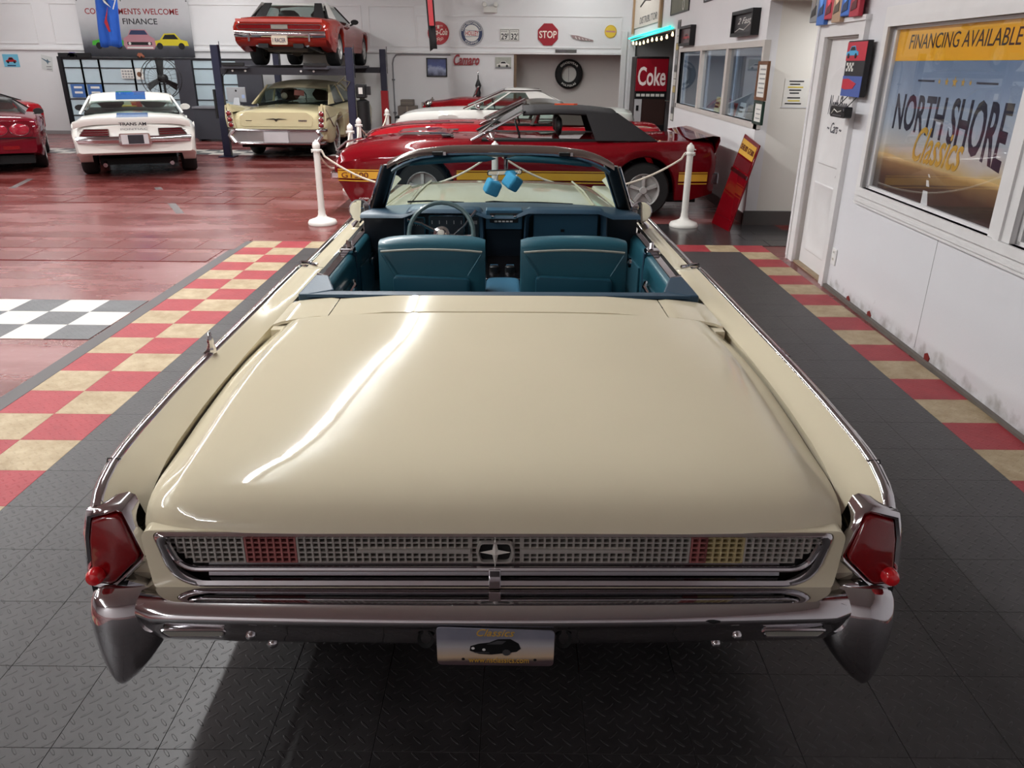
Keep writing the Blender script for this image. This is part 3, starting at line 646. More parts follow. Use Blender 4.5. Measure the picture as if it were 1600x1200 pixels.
lb(LM().tube([(.50, 1.462, .612), (.52, 1.459, .611), (.535, 1.460, .611)], [.003, .005, .002], 5), 'chip_mark', DARK, bump_)
lb(LM().box(-.80, .80, 1.57, 1.60, .60, .635), 'bumper_filler', CREAM, smooth=0)
# ------------- tail lamps
for s in (-1, 1):
    L = [(.966, .818), (.905, .834), (.893, .828), (.858, .728), (.862, .714), (.924, .654), (.936, .648), (.972, .652), (.980, .68), (.976, .77)]
    def ly(z): return 1.552+.030*(z-.65)/.18
    cx, cz = .922, .738
    def P(k, dy, side=0): 
        return [(s*(cx+(x-cx)*k), ly(z)+dy+(.0 if x < .96 else .0), cz+(z-cz)*k) for x, z in L]
    lens = lb(LM().rows([P(.96, .05), P(.96, .004), P(.93, -.006), P(.86, -.009)], True, True), 'tail_lamp', REDLENS, smooth=60)
    # lens wraps to the side of the fender
    lb(LM().rows([[(s*.984, ly(z)+d, z) for z in (.66, .69, .72, .76, .80)] for d in (.004, .09)]+[[(s*.97, ly(z)+.09, z) for z in (.66, .69, .72, .76, .80)]]), 'lamp_side', REDLENS, lens)
    lb(LM().lathe([(.021, .0), (.021, -.018), (.016, -.028), (.006, -.032), (0, -.033)], 14, (s*.964, 1.552, .680), 'y'), 'reflector_button', mat('bright_red_lens', (210, 20, 30), .1, coat=1), lens)
    def Q(ko, dy): return [(s*(cx+(x-cx)*ko), ly(z)+dy, cz+(z-cz)*(1+(ko-1)*.62)) for x, z in L]
    lb(LM().rows([Q(1.34, .06), Q(1.33, .018), Q(1.29, .004), Q(1.15, -.004), Q(1.02, .0), Q(.98, .03)], True), 'lamp_bezel', CHROME, smooth=50, label='chrome tail lamp bezel')
    lb(LM().box(s*.850 if s > 0 else -.90, .90 if s > 0 else -.850, 1.594, 1.64, .60, .74), 'quarter_end', CREAM, smooth=0)
    lb(LM().prism([(s*.89, .612), (s*.985, .612), (s*.985, .645), (s*.90, .650)], 1.55, 1.66, 'y'), 'lamp_gasket', DARK, smooth=0)
# ------------- licence plate
pT0 = plane_T((-.138, 1.452, .488), (1, .012, -.03), (0, -.06, 1)); pT = lambda p: lin_T(pT0(p))
plate = MB(pT).prism(rpoly([(0, 0), (.280, 0), (.280, .112), (0, .118)], .012, 3), -.003, 0).build('licence_plate', gradient('plate_print', [(0, (40, 30, 42)), (.4, (82, 66, 70)), (.52, (196, 170, 140)), (.8, (176, 172, 176)), (1, (120, 120, 134))], 2, .45, .57, .12, 14), car, smooth=0)
text_mesh('plate_lettering', 'www.nsclassics.com', GOLD, plate, pT, .075, .010, .145, .017, .0008)
text_mesh('plate_lettering', 'Classics', GOLD, plate, pT, .095, .094, .09, .022, .0008, .4)
b = MB(pT).prism([(.078, .048), (.08, .062), (.10, .070), (.125, .074), (.145, .085), (.175, .086), (.195, .072), (.20, .056), (.19, .046), (.13, .036), (.10, .038)], .0004, .0012); b.build('printed_car', BLACK, plate, smooth=0)
MB(pT).prism([(.118, .069), (.145, .081), (.165, .080), (.155, .070)], .0012, .0016).build('printed_glass', STEEL, plate, smooth=0)
for u, v in ((.086, .056), (.112, .052)): MB(pT).lathe([(0, .0018), (.004, .0018), (.004, .0012)], 8, (u, v, 0)).build('printed_lamp', WHITE, plate, smooth=0)
MB(pT).box(.09, .125, .041, .044, .0012, .0016).build('printed_bumper', STEEL, plate, smooth=0)
MB(pT).lathe([(.0, .0022), (.010, .0022), (.010, .0014), (0, .0014)], 10, (.166, .044, 0), 'z').build('printed_wheel', STEEL, plate, smooth=0)
for u, v in ((.062, .02), (.235, .02)): MB(pT).lathe([(.004, .0002), (.004, .001), (0, .001)], 8, (u, v, 0)).build('plate_hole', DARK, plate, smooth=0)
# ------------- wheels (hidden under the body but there)
for x in (-.80, .80):
    for y in (2.95, 6.05):
        w = lb(LM().lathe([(.22, -.10), (.33, -.10), (.355, -.07), (.36, 0), (.355, .07), (.33, .10), (.22, .10)], 28, (x, y, .36), 'x', False), 'wheel', RUBBER)
        lb(LM().lathe([(.0, .07), (.14, .08), (.22, .06), (.22, -.06), (0, -.06)], 20, (x, y, .36), 'x'), 'hub_cap', CHROME, w)
# ------------- cockpit: tub, trim and doors
lb(LM().box(-.86, .86, 3.1, 5.2, .30, .34), 'floor_pan', mat('blue_carpet', (26, 56, 68), .9), smooth=0)
lb(LM().box(-.86, .86, 3.06, 3.12, .34, .90), 'rear_bulkhead', TEALD, smooth=0)
b = LM()   # tonneau border, turquoise
b.rows([[(x, y, z) for x in (-.80, -.6, -.3, 0, .3, .6, .80)] for y, z in ((3.095, .925), (3.10, .936), (3.16, .934), (3.20, .92), (3.21, .86))])
lb(b, 'tonneau_trim', TEALD, smooth=60)
for s in (-1, 1):
    b = LM().prism([(s*.70, 3.17), (s*.79, 3.10), (s*.838, 3.10), (s*.835, 3.42), (s*.77, 3.40)], .88, .938)
    lb(b, 'tonneau_corner', TEALD, smooth=0, bevel=.008)
    lb(LM().box(s*.80, s*.865, 3.42, 4.90, .45, .889), 'door_shell', CREAM, smooth=0)
    for y0, y1, nm in ((3.42, 4.02, 'rear_door_trim'), (4.06, 4.92, 'front_door_trim')):
        b = LM(); R = []
        for x, z in ((.80, .40), (.775, .42), (.77, .62), (.765, .80), (.77, .875), (.785, .896), (.82, .900), (.838, .895)):
            R.append([(s*x, y0+(y1-y0)*i/4, z) for i in range(5)])
        dt = lb(b.rows(R), nm, TEAL, smooth=60)
        lb(LM().prism([(y0+.06, .60), (y1-.06, .60), (y1-.06, .78), (y0+.06, .80)], s*.755, s*.768, 'x'), 'door_panel', mat('teal_insert', (44, 84, 98), .4), dt, smooth=0, bevel=.004)
        yy = (y0+y1)/2
        lb(LM().tube([(s*.75, yy-.10, .77), (s*.735, yy-.06, .78), (s*.73, yy+.04, .79), (s*.745, yy+.09, .80)], .012, 8), 'door_pull', CHROME, dt)
        lb(LM().lathe([(.028, 0), (.03, .012), (.015, .02), (0, .021)], 12, (s*.765-(0 if s > 0 else -.02)-(.02 if s > 0 else 0), yy-.11, .765), 'x'), 'window_crank', CHROME, dt)
        lb(LM().box(s*.80, s*.838, y0+.01, y1-.01, .893, .904), 'door_sill_trim', CHROME, dt, smooth=0, bevel=.003)
        lb(LM().box(s*.84, s*.86, y0+.02, y1-.02, .893, .9015), 'window_slot', DARK, dt, smooth=0)
    # latch pillar between the doors
    lb(LM().box(s*.765, s*.86, 4.02, 4.06, .40, .90), 'centre_pillar', TEALD, smooth=0)
    lb(LM().box(s*.77, s*.845, 3.99, 4.07, .898, .925), 'door_latch', CHROME, smooth=0, bevel=.008)
    lb(LM().tube([(s*.80, 4.03, .92), (s*.805, 4.05, .945), (s*.815, 4.07, .95)], [.014, .012, .006], 8), 'latch_knob', CHROME)
    lb(LM().tube([(s*.79, 3.42, .84), (s*.79, 3.42, .93), (s*.83, 3.43, .935)], .008, 6), 'corner_trim', CHROME)
# ------------- seats
def cushion(x0, x1, y0, y1, z0, z1, r, nm, m, rake=0, parent=car, bow=.01):
    b = LM(); n = 16; R = []
    prof = rpoly([(y0, z0), (y1, z0), (y1+rake, z1), (y0+rake, z1)], r, 4)
    for i in range(n+1):
        t = -1+2*i/n; k = 1-.0; xx = (x0+x1)/2+(x1-x0)/2*t; sh = 1-.22*abs(t)**14
        cy, cz = (y0+y1)/2, (z0+z1)/2
        R.append([(xx, cy+(y-cy)*sh, cz+(z-cz)*(1-.025*abs(t)**8)+bow*(1-t*t)*(1 if z > cz else 0)) for y, z in prof])
    return lb(b.rows(R, True, True), nm, m, parent, smooth=70)
cushion(-.70, -.06, 3.24, 3.42, .45, .865, .07, 'rear_seat_back', TEAL, -.06, bow=.02); cushion(.08, .70, 3.24, 3.42, .45, .865, .07, 'rear_seat_back', TEAL, -.06, bow=.02)
cushion(-.70, .70, 3.30, 3.62, .42, .58, .06, 'rear_seat_cushion', TEAL)
for x0, x1 in ((-.61, -.075), (.105, .640)):
    sb = cushion(x0, x1, 3.76, 3.92, .48, 1.005, .055, 'front_seat_back', TEAL, .05, bow=.014)
    w = x1-x0
    fr = [(x0+.075, .50), (x1-.075, .50), (x1-.075, .83), (x0+.075, .845)]
    lb(LM().prism(rpoly(fr, .025, 4), 3.752, 3.79, 'y'), 'seat_pocket', mat('teal_pocket', (24, 70, 86), .4), sb, bevel=.008)
    lb(LM().tube([(x0+.015+(w-.03)*i/8, 3.795-.008*(1-(i/4-1)**2), .957+.014*(1-(i/4-1)**2)) for i in range(9)], .006, 6), 'seat_piping', mat('worn_piping', (150, 150, 140), .5), sb)
    for sx, ex in ((x0+.02, x0+.085), (x1-.02, x1-.085)): lb(LM().tube([(sx, 3.785, .945), (ex, 3.764, .845)], .004, 5), 'seat_seam', TEAL, sb)
    cushion(x0, x1, 3.9, 4.42, .40, .60, .06, 'front_seat_cushion', TEAL)
cushion(-.075, .105, 3.70, 4.16, .55, .735, .03, 'centre_armrest', mat('blue_armrest', (62, 112, 140), .45), bow=.004)
# ------------- dash
b = LM(); R = []
for i in range(21):
    x = -.80+1.6*i/20; c = 5.16-.20*abs(x/.8)**2.2
    hump = .030*(1 if (-.56 < x < -.09 or .13 < x < .62) else 0)
    z = .985
    R.append([(x, c, z-.01), (x, c-.05, z+.002), (x, c-.2, z+.012), (x, 4.62, z+.03+hump*.6), (x, 4.46, z+.045+hump), (x, 4.41, z+.04+hump), (x, 4.40, z+.026+hump), (x, 4.46, z+.022+hump*.6)])
lb(b.rows(R), 'dash_pad', TEALD, smooth=60)
lb(LM().box(-.80, .80, 4.52, 4.60, .62, 1.01), 'dash_face', mat('navy_dash', (14, 20, 30), .35), smooth=0)
DB = mat('dash_blue', (46, 82, 104), .35)
def hood_ring(x0, x1, z0, z1, nm):
    o = rpoly([(x0, z0), (x1, z0), (x1-.01, z1), (x0+.01, z1)], .05, 4); cx, cz = (x0+x1)/2, (z0+z1)/2
    s2 = lambda kx, kz: [(cx+(x-cx)*kx, cz+(z-cz)*kz) for x, z in o]
    return lb(LM().rows([[(x, 4.56, z) for x, z in s2(1, 1)], [(x, 4.42, z) for x, z in s2(1, 1)], [(x, 4.41, z) for x, z in s2(.97, .95)], [(x, 4.43, z) for x, z in s2(.9, .84)], [(x, 4.56, z) for x, z in s2(.86, .8)]], True), nm, TEALD, smooth=50)
hl = hood_ring(-.56, -.09, .80, 1.055, 'instrument_hood'); hr = hood_ring(.13, .62, .80, 1.055, 'glovebox_hood')
for x0, x1, z0, z1, m in ((-.53, -.44, .86, 1.0, DCHROME), (-.42, -.21, .86, 1.01, DCHROME), (-.19, -.12, .86, 1.01, DCHROME)):
    g = lb(LM().prism(rpoly([(x0, z0), (x1, z0), (x1, z1), (x0, z1)], .012, 3), 4.508, 4.518, 'y'), 'gauge_bezel', m, hl, smooth=0)
    lb(LM().prism(rpoly([(x0+.008, z0+.008), (x1-.008, z0+.008), (x1-.008, z1-.008), (x0+.008, z1-.008)], .01, 3), 4.504, 4.51, 'y'), 'gauge_face', mat('gauge_grey', (56, 62, 68), .3), hl, smooth=0)
    for i in range(5): lb(LM().box(x0+.02+(x1-x0-.04)*i/4-.0015, x0+.02+(x1-x0-.04)*i/4+.0015, 4.502, 4.504, z1-.05, z1-.03), 'gauge_mark', WHITE, hl, smooth=0)
lb(LM().box(.19, .565, 4.47, 4.48, .83, 1.025), 'glovebox_door', DB, hr, smooth=0, bevel=.006)
lb(LM().box(.35, .37, 4.464, 4.47, .925, .94), 'glovebox_lock', DARK, hr, smooth=0)
lb(LM().box(-.085, .125, 4.43, 4.53, .945, 1.055), 'radio_surround', DB, smooth=0, bevel=.006)
rd = lb(LM().box(-.062, .10, 4.42, 4.435, .985, 1.038), 'radio', BLACK, smooth=0, bevel=.003)
for i in range(5): lb(LM().box(-.035+i*.022, -.019+i*.022, 4.412, 4.422, .990, .998), 'radio_button', WHITE, rd, smooth=0)
for x in (-.045, .083): lb(LM().lathe([(.011, 0), (.010, -.018), (0, -.02)], 10, (x, 4.42, 1.020), 'y'), 'radio_knob', CHROME, rd)
lb(LM().box(-.03, .07, 4.416, 4.421, 1.01, 1.03), 'radio_dial', mat('dial_teal', (74, 104, 108), .3), rd, smooth=0)
lb(LM().box(-.085, .125, 4.46, 4.52, .66, .94), 'console_front', mat('navy_dash', 0), smooth=0, bevel=.004)
lb(LM().box(-.075, .115, 4.452, 4.462, .745, .749), 'console_trim', CHROME, smooth=0)
cp = lb(LM().hexa([(-.08, 4.16, .66), (.12, 4.16, .66), (.12, 4.46, .66), (-.08, 4.46, .66)], [(-.08, 4.16, .725), (.12, 4.16, .725), (.12, 4.46, .785), (-.08, 4.46, .785)]), 'console_plate', DCHROME, smooth=0, bevel=.004)
for x in (-.035, .055):
    lb(LM().lathe([(.030, .735), (.028, .770), (.018, .777), (0, .778)], 14, (x, 4.26, 0)), 'console_knob', BLACK, cp); lb(LM().box(x-.022, x+.022, 4.256, 4.264, .777, .783), 'knob_bar', CHROME, cp, smooth=0)
# steering wheel
sw_c = Vector((-.315, 4.10, .985)); tilt = math.radians(62)
ax = Vector((0, -math.sin(tilt), math.cos(tilt))); uu = Vector((1, 0, 0)); vv_ = ax.cross(uu)
swT = lambda p: lin_T(sw_c+uu*p[0]+vv_*p[1]+ax*p[2])
sw = MB(swT).tube([(.172*math.cos(2*PI*i/28), .172*math.sin(2*PI*i/28), 0) for i in range(28)], .0125, 8, closed=True).build('steering_wheel', mat('grey_green_rim', (74, 96, 98), .3, coat=.5), car)
for sg, y in ((-1, .06), (1, -.01)): MB(swT).tube([(sg*.03, y*.3, -.03), (sg*.11, y, -.02), (sg*.182, y*1.2, 0)], [.012, .009, .011], 6).build('spoke', DCHROME, sw)
MB(swT).lathe([(.0, .018), (.02, .016), (.028, .004), (.042, .0), (.048, -.012), (.042, -.04), (0, -.04)], 20).build('horn_hub', CHROME, sw)
MB(swT).lathe([(0, .024), (.016, .022), (.02, .014), (0, .012)], 14).build('hub_badge', mat('pearl_badge', (190, 186, 176), .2), sw)
MB(swT).tube([(.115*math.cos(a), .115*math.sin(a), .004) for a in [PI*1.02+PI*.35*i/10 for i in range(11)]], .004, 6).build('horn_ring', CHROME, sw)
MB(swT).tube([(.13*math.cos(a), .13*math.sin(a), .004) for a in [PI*1.7+PI*.25*i/8 for i in range(9)]], .004, 6).build('horn_ring', CHROME, sw)
MB(swT).tube([(0, 0, -.03), (0, 0, -.32)], .03, 10).build('steering_column', TEALD, sw)
MB(swT).tube([(.03, -.02, -.06), (.12, .06, -.05), (.185, .14, -.03)], [.006, .006, .010], 6).build('shift_lever', DCHROME, sw)
# ------------- windscreen
def ws(u, v):     # u -1..1 across, v 0 foot .. 1 header
    wb, wt = .775, .640; w = wb+(wt-wb)*v
    yb = 5.16-.26*abs(u)**2.4; yt = 4.82-.14*abs(u)**2.4
    return (u*w, yb+(yt-yb)*v, .965+(1.352-.075*abs(u)**5-.965)*v)
U = [-1, -.9, -.75, -.5, -.25, 0, .25, .5, .75, .9, 1]
lb(LM().rows([[ws(u, v) for u in U] for v in (0, .25, .5, .75, 1)]), 'windscreen', glass('windscreen_glass', (214, 232, 232), 0, .86), smooth=80)
def hdr(dy, dz, u): p = ws(u, 1); return (p[0]*(1+.01*abs(u)), p[1]+dy, p[2]+dz)
b = LM(); prof = [(.04, -.012), (.035, .006), (0, .024), (-.05, .024), (-.085, .008), (-.09, -.010), (-.06, -.014)]
UH = [-1.02, -1.0, -.97, -.94, -.9, -.83, -.75, -.5, -.25, 0, .25, .5, .75, .83, .9, .94, .97, 1.0, 1.02]
R = [[hdr(dy, dz, u) for dy, dz in prof] for u in UH]
lb(b.rows(R, True, True), 'windscreen_header', mat('header_chrome', (150, 140, 134), .12, .9), smooth=50)
b = LM(); R = [[(ws(u, 1)[0]*.97, ws(u, 1)[1]+dy, ws(u, 1)[2]+dz) for dy, dz in ((-.088, -.012), (-.10, -.022), (-.06, -.040), (-.02, -.03))] for u in UH]
lb(b.rows(R, False), 'header_liner', TEALD, smooth=50)
for x in (-.37, .37): lb(LM().box(x-.03, x+.03, 4.64, 4.70, 1.332, 1.350), 'roof_catch_slot', DARK, smooth=0); lb(LM().box(x+.035, x+.05, 4.635, 4.70, 1.332, 1.352), 'roof_catch', CHROME, smooth=0)
for s in (-1, 1):
    R = []
    for v in (0, .15, .4, .7, .9, 1.0):
        p = ws(s, v); R.append([(p[0]-s*.035, p[1]-.012, p[2]), (p[0]-s*.01, p[1]-.055, p[2]), (p[0]+s*.035, p[1]-.06, p[2]), (p[0]+s*.05, p[1]-.02, p[2]), (p[0]+s*.02, p[1]+.02, p[2]), (p[0]-s*.03, p[1]+.015, p[2])])
    R.insert(0, [(q[0], q[1], q[2]-.07) for q in R[0]])
    pil = lb(LM().rows(R, True, True), 'screen_pillar', mat('black_seal', (14, 14, 16), .3, coat=.4), smooth=50)
    lb(LM().tube([(ws(s, v)[0]-s*.036, ws(s, v)[1]-.016, ws(s, v)[2]) for v in (.0, .3, .6, .9)], .006, 6), 'pillar_trim', CHROME, pil)
    lb(LM().tube([(ws(s, v)[0]+s*.056, ws(s, v)[1]-.03, ws(s, v)[2]) for v in (-.1, .3, .6, .98)], .008, 6), 'pillar_outer_trim', CHROME, pil)
    # sun visor
    x0, x1 = s*.03, s*.585
    b = LM(); R = []
    for i in range(11):
        t = i/10; x = x0+(x1-x0)*t; e = (1-abs(2*t-1)**8)**.5 if 0 < i < 10 else .12
        R.append([(x, 4.725-.055*t*t+.016*math.cos(a)*e, 1.306-.026*t*t+.020*math.sin(a)*e) for a in [2*PI*k/10 for k in range(10)]])
    lb(b.rows(R, True, True), 'sun_visor', TEAL, smooth=60)
    mp = Vector((s*.855, 4.72, 1.0)); fc = Vector((-s*.08, -.98, -.02)).normalized(); mT0 = plane_T(mp, fc.cross(Vector((0, 0, 1)))*-1, (0, 0, 1)); mT = lambda p: lin_T(mT0(p))
    mm = MB(mT).lathe([(.0, -.045), (.03, -.042), (.058, -.022), (.066, 0), (.066, .008), (.060, .009)], 24, cap=False).build('door_mirror', CHROME, car)
    MB(mT).lathe([(0, .008), (.061, .008)], 24, cap=False).build('mirror_glass', mat('mirror', (225, 228, 228), .01, 1, var=0), mm)
    lb(LM().tube([(s*.86, 4.76, .985), (s*.87, 4.78, .93), (s*.91, 4.79, .89)], [.02, .016, .024], 8), 'mirror_arm', CHROME)
# ------------- rear-view mirror; wipers
lb(LM().tube([(.03, 4.80, 1.318), (.03, 4.78, 1.26), (.03, 4.76, 1.225)], [.014, .012, .01], 8), 'mirror_stalk', DCHROME)
rm = lb(LM().prism(rpoly([(-.085, 1.205), (.125, 1.215), (.13, 1.245), (-.08, 1.235)], .012, 3), 4.735, 4.765, 'y'), 'rear_view_mirror', BLACK, bevel=.006)
lb(LM().prism(rpoly([(-.078, 1.209), (.12, 1.219), (.124, 1.241), (-.074, 1.231)], .01, 3), 4.732, 4.736, 'y'), 'mirror_glass', mat('mirror', 0), rm, smooth=0)
for x0, x1 in ((-.62, -.25), (-.10, .10)) : lb(LM().tube([(x0, 5.18, .975), ((x0+x1)/2-.05, 5.27, .966), (x1, 5.24, .962)], .006, 6), 'wiper', BLACK)
lb(LM().tube([(.02, 5.22, .968), (.25, 5.26, .962), (.48, 5.20, .962)], .006, 6), 'wiper', BLACK)
# ------------- soft dice hung from the mirror
FUZZ = mat('blue_fuzz', (62, 150, 190), .95, var=.14, scale=40, bump=.8, bscale=220)
for i, (x, y, z, r) in enumerate(((-.050, 4.655, 1.150, .3), (.068, 4.655, 1.182, .9))):
    d = .043; m = MB(); m.box(-d, d, -d, d, -d, d)
    o = m.build('fuzzy_die', FUZZ, None, bevel=.016, seg=4)
    w = Matrix.Rotation(ps, 4, 'Z') @ Vector((x, y-CY, z)); o.location = w+Vector(car.location); o.rotation_euler = (.5*r, .4, r)
    tag(o, ['blue fuzzy die hanging lower left under the mirror of the cream convertible', 'blue fuzzy die hanging higher right under the mirror of the cream convertible'][i], 'dice', 'fuzzy dice on the mirror')
    for a, c in ((.0, .0), (.012, .012), (-.012, -.012)):
        MB().lathe([(.005, d+.0005), (.004, d+.002), (0, d+.0022)], 8, (a, c, 0)).build('pip', WHITE, o)
    q = o.matrix_basis.inverted() @ Vector((o.location.x-x*.4+.01, o.location.y, o.location.z+.075)) if False else None
    MB().tube([(0, 0, d), (0, .004, d+.03), (0, .006, d+.055)], .0015, 4).build('cord', WHITE, o)
# ------------------------------------------------------------------ parked cars
def shell(parent, m, L, ZT, ZS, W, wheels, r, sill=.22, dy=.09, gap=.07, bulge=.02, nm='body', crown=.3, tuck=.10):
    ys = set([0, .015, .04, L-.04, L-.015, L]); n = int(L/dy)
    ys |= {round(L*i/n, 4) for i in range(n+1)}
    R_ = r+gap
    for c in wheels:
        for a in range(0, 181, 15): ys.add(round(c+R_*math.cos(math.radians(a)), 4))
    R = []
    for y in sorted(v for v in ys if 0 <= v <= L):
        zt, zs, w = stab(ZT, y), stab(ZS, y), stab(W, y); zb = tab(sill, y) if isinstance(sill, list) else sill
        for c in wheels:
            d = abs(y-c)
            if d < R_: zb = max(zb, r+math.sqrt(R_*R_-d*d))
        zb = min(zb, zs-.10); mid = max(zb+.03, zs*.62+.1)
        h = [(0, zt), (.3*w, zt-.02*(zt-zs)-.002), (.6*w, zt-crown*.5*(zt-zs)-.006), (.82*w, zt-crown*(zt-zs)-.012), (.93*w, zs+.012), (.975*w, zs-.02), (w, max(zb+.05, zs-.07)), (w+bulge, max(zb+.04, (zs+mid)/2)), (w+bulge*.6, mid), (w, max(zb+.015, .38)), (w-.03, zb), (w-tuck-.12, zb)]
        R.append([(-x, y, z) for x, z in h[::-1]]+[(x, y, z) for x, z in h[1:]])
    b = MB().rows(R); k = len(R[0]); b.add(R[0], [tuple(range(k))]); b.add(R[-1], [tuple(range(k))])
    return b.build(nm, m, parent, smooth=38)
def wheel(parent, x, y, r, w, rim='spoke', z=None, wall=None):
    z = r if z is None else z; s = 1 if x > 0 else -1; t = w/2
    o = MB().lathe([(r*.62, -t), (r*.92, -t), (r*.985, -t*.8), (r, -t*.5), (r, t*.5), (r*.985, t*.8), (r*.92, t), (r*.62, t)], 26, (x, y, z), 'x', False).build('wheel', RUBBER, parent, 40)
    b = MB()
    def P(rad, a, h): return (x+s*h, y+rad*math.cos(a), z+rad*math.sin(a))
    b.lathe([(r*.64, s*t*.92), (r*.60, s*t*1.0), (r*.56, s*t*.85), (r*.52, s*t*.35), (0, s*t*.3)], 22, (x, y, z), 'x', False)
    if rim == 'spoke':
        for k in range(5):
            a = 2*PI*k/5+.3
            b.hexa([P(.10*r, a-.5, t*.3), P(.10*r, a+.5, t*.3), P(.54*r, a+.17, t*.3), P(.54*r, a-.17, t*.3)], [P(.10*r, a-.5, t*.9), P(.10*r, a+.5, t*.9), P(.54*r, a+.10, t*.85), P(.54*r, a-.10, t*.85)])
        b.lathe([(r*.15, s*t*.9), (r*.12, s*t*1.05), (0, s*t*1.06)], 10, (x, y, z), 'x', False)
    else:
        b.lathe([(r*.54, s*t*.8), (r*.35, s*t*1.0), (r*.15, s*t*1.12), (0, s*t*1.14)], 18, (x, y, z), 'x', False)
    b.build('wheel_rim', CHROME if rim != 'spoke' else mat('cast_wheel', (176, 174, 172), .35, .15), o, 40)
    if wall: MB().lathe([(r*.66, s*t*1.005), (r*.86, s*t*1.005)], 26, (x, y, z), 'x', False).build('white_wall', wall, o, 0)
    MB().lathe([(r*.5, -s*t*.9), (0, -s*t*.9)], 14, (x, y, z), 'x', False).build('brake_drum', DARK, o, 0)
    return o
def axles(parent, ys, tr, r, w, rim='spoke', wall=None):
    for y in ys:
        for s in (-1, 1): wheel(parent, s*tr, y, r, w, rim, wall=wall)
def cabin(parent, mroof, mpillar, y0b, y0t, y1t, y1b, wb, wt, zb, zr, bpill=.5, cw=.28, seats=None, mseat=None, glassm=None, zrear=None, side=True, roof_crown=.04, rdrop=.03):
    G = glassm or CARGLASS; zrear = zrear or zb
    # roof skin
    R = []
    N = 8
    for i in range(N+1):
        t = i/N; y = y0t+(y1t-y0t)*t; dz = -roof_crown*(2*t-1)**2*.6-rdrop*(1-t)**2.2
        R.append([(wt*x, y, zr+dz-roof_crown*abs(x)**2.6-(.03 if abs(x) > .99 else 0)) for x in (-1.03, -.97, -.85, -.6, -.3, 0, .3, .6, .85, .97, 1.03)])
    MB().rows(R).build('roof', mroof, parent, 50, solid=.03)
    zre = zr-roof_crown*1.6
    def S(s, y, v): return (s*(wb+(wt-wb)*v), y, zb+(zre-zb)*v)        # a point on the side plane
    def slab(q, nm, m, th=.03, par=parent):
        q = [Vector(p) for p in q]; n = (q[1]-q[0]).cross(q[2]-q[0]).normalized()*th/2
        return MB().hexa([p-n for p in q], [p+n for p in q]).build(nm, m, par, 0) if len(q) == 4 else MB().rows([[p-n for p in q], [p+n for p in q]], True, True).build(nm, m, par, 0)
    for s in (-1, 1):
        slab([S(s, y1b, 0), S(s, y1b-.055, 0), S(s, y1t-.035, 1), S(s, y1t+.01, 1)], 'front_pillar', mpillar)
        slab([S(s, y0b, 0), S(s, y0b+cw+(y0t-y0b)*.55, 0), S(s, y0t+cw*.8, .97), S(s, y0t-.02, (zre-rdrop*.9-zb)/(zre-zb))], 'rear_pillar', mpillar)
        if side:
            a, b_ = y0b+cw+(y0t-y0b)*.55, y1b-.09; c, d = y0t+cw*.8, y1t-.06
            slab([S(s, a, .02), S(s, b_, .02), S(s, d, .97), S(s, c, .97)], 'side_window', G, .006)
            if bpill:
                ym = a+(b_-a)*bpill; yt = c+(d-c)*bpill
                slab([S(s, ym-.025, 0), S(s, ym+.025, 0), S(s, yt+.02, 1), S(s, yt-.02, 1)], 'door_pillar', mpillar)
    w0, w1 = wb*.97, wt*.97
    slab([(-w0, y1b-.03, zb-.01), (w0, y1b-.03, zb-.01), (w1, y1t, zre+.02), (-w1, y1t, zre+.02)], 'windscreen', G, .008)
    slab([(-w0*.95, y0b+.03, zrear), (w0*.95, y0b+.03, zrear), (w1, y0t, zre+.02-rdrop), (-w1, y0t, zre+.02-rdrop)], 'rear_window', G, .008)
    MB().box(-wb*.94, wb*.94, y0b+.25, y1b-.15, zb-.05, zb+.004).build('cabin_floor', DARK, parent, 0)
    for sx, sy, h in seats or []:
        b = MB(); rr = []
        for i in range(7):
            t = i/6; k = (1-abs(2*t-1)**4)**.5 if 0 < i < 6 else .2
            rr.append([(sx-.22+.44*t, sy+.05*math.cos(a)*k-.02, zb+.02+h*.5+h*.5*math.sin(a)*k) for a in [2*PI*j/8 for j in range(8)]])
        b.rows(rr, True, True).build('seat_back', mseat or BLACK, parent, 60)
    MB().tube([(-.37+.17*math.cos(a), y1b-.62+.05*math.sin(a), zb+.06+.15*math.sin(a)) for a in [2*PI*i/16 for i in range(16)]], .012, 6, closed=True).build('steering_wheel', BLACK, parent)
def mirror(parent, x, y, z, m):
    s = 1 if x > 0 else -1
    MB().tube([(x-s*.06, y+.03, z-.02), (x+s*.05, y+.03, z+.03)], .018, 6).rows([[(x+s*(.05+.09*math.cos(a)*k), y+d, z+.05+.055*math.sin(a)*k) for a in [2*PI*i/10 for i in range(10)]] for k, d in ((1, 0), (1.05, .02), (.8, .07), (.2, .11))], True, True).build('wing_mirror', m, parent, 50)
def rbox(b, x0, x1, y0, y1, z0, z1): return b.box(x0, x1, y0, y1, z0, z1)
RT = lambda p: Vector((p[0], -p[2], p[1]))          # tail face of a car: u right, v up, out towards -Y

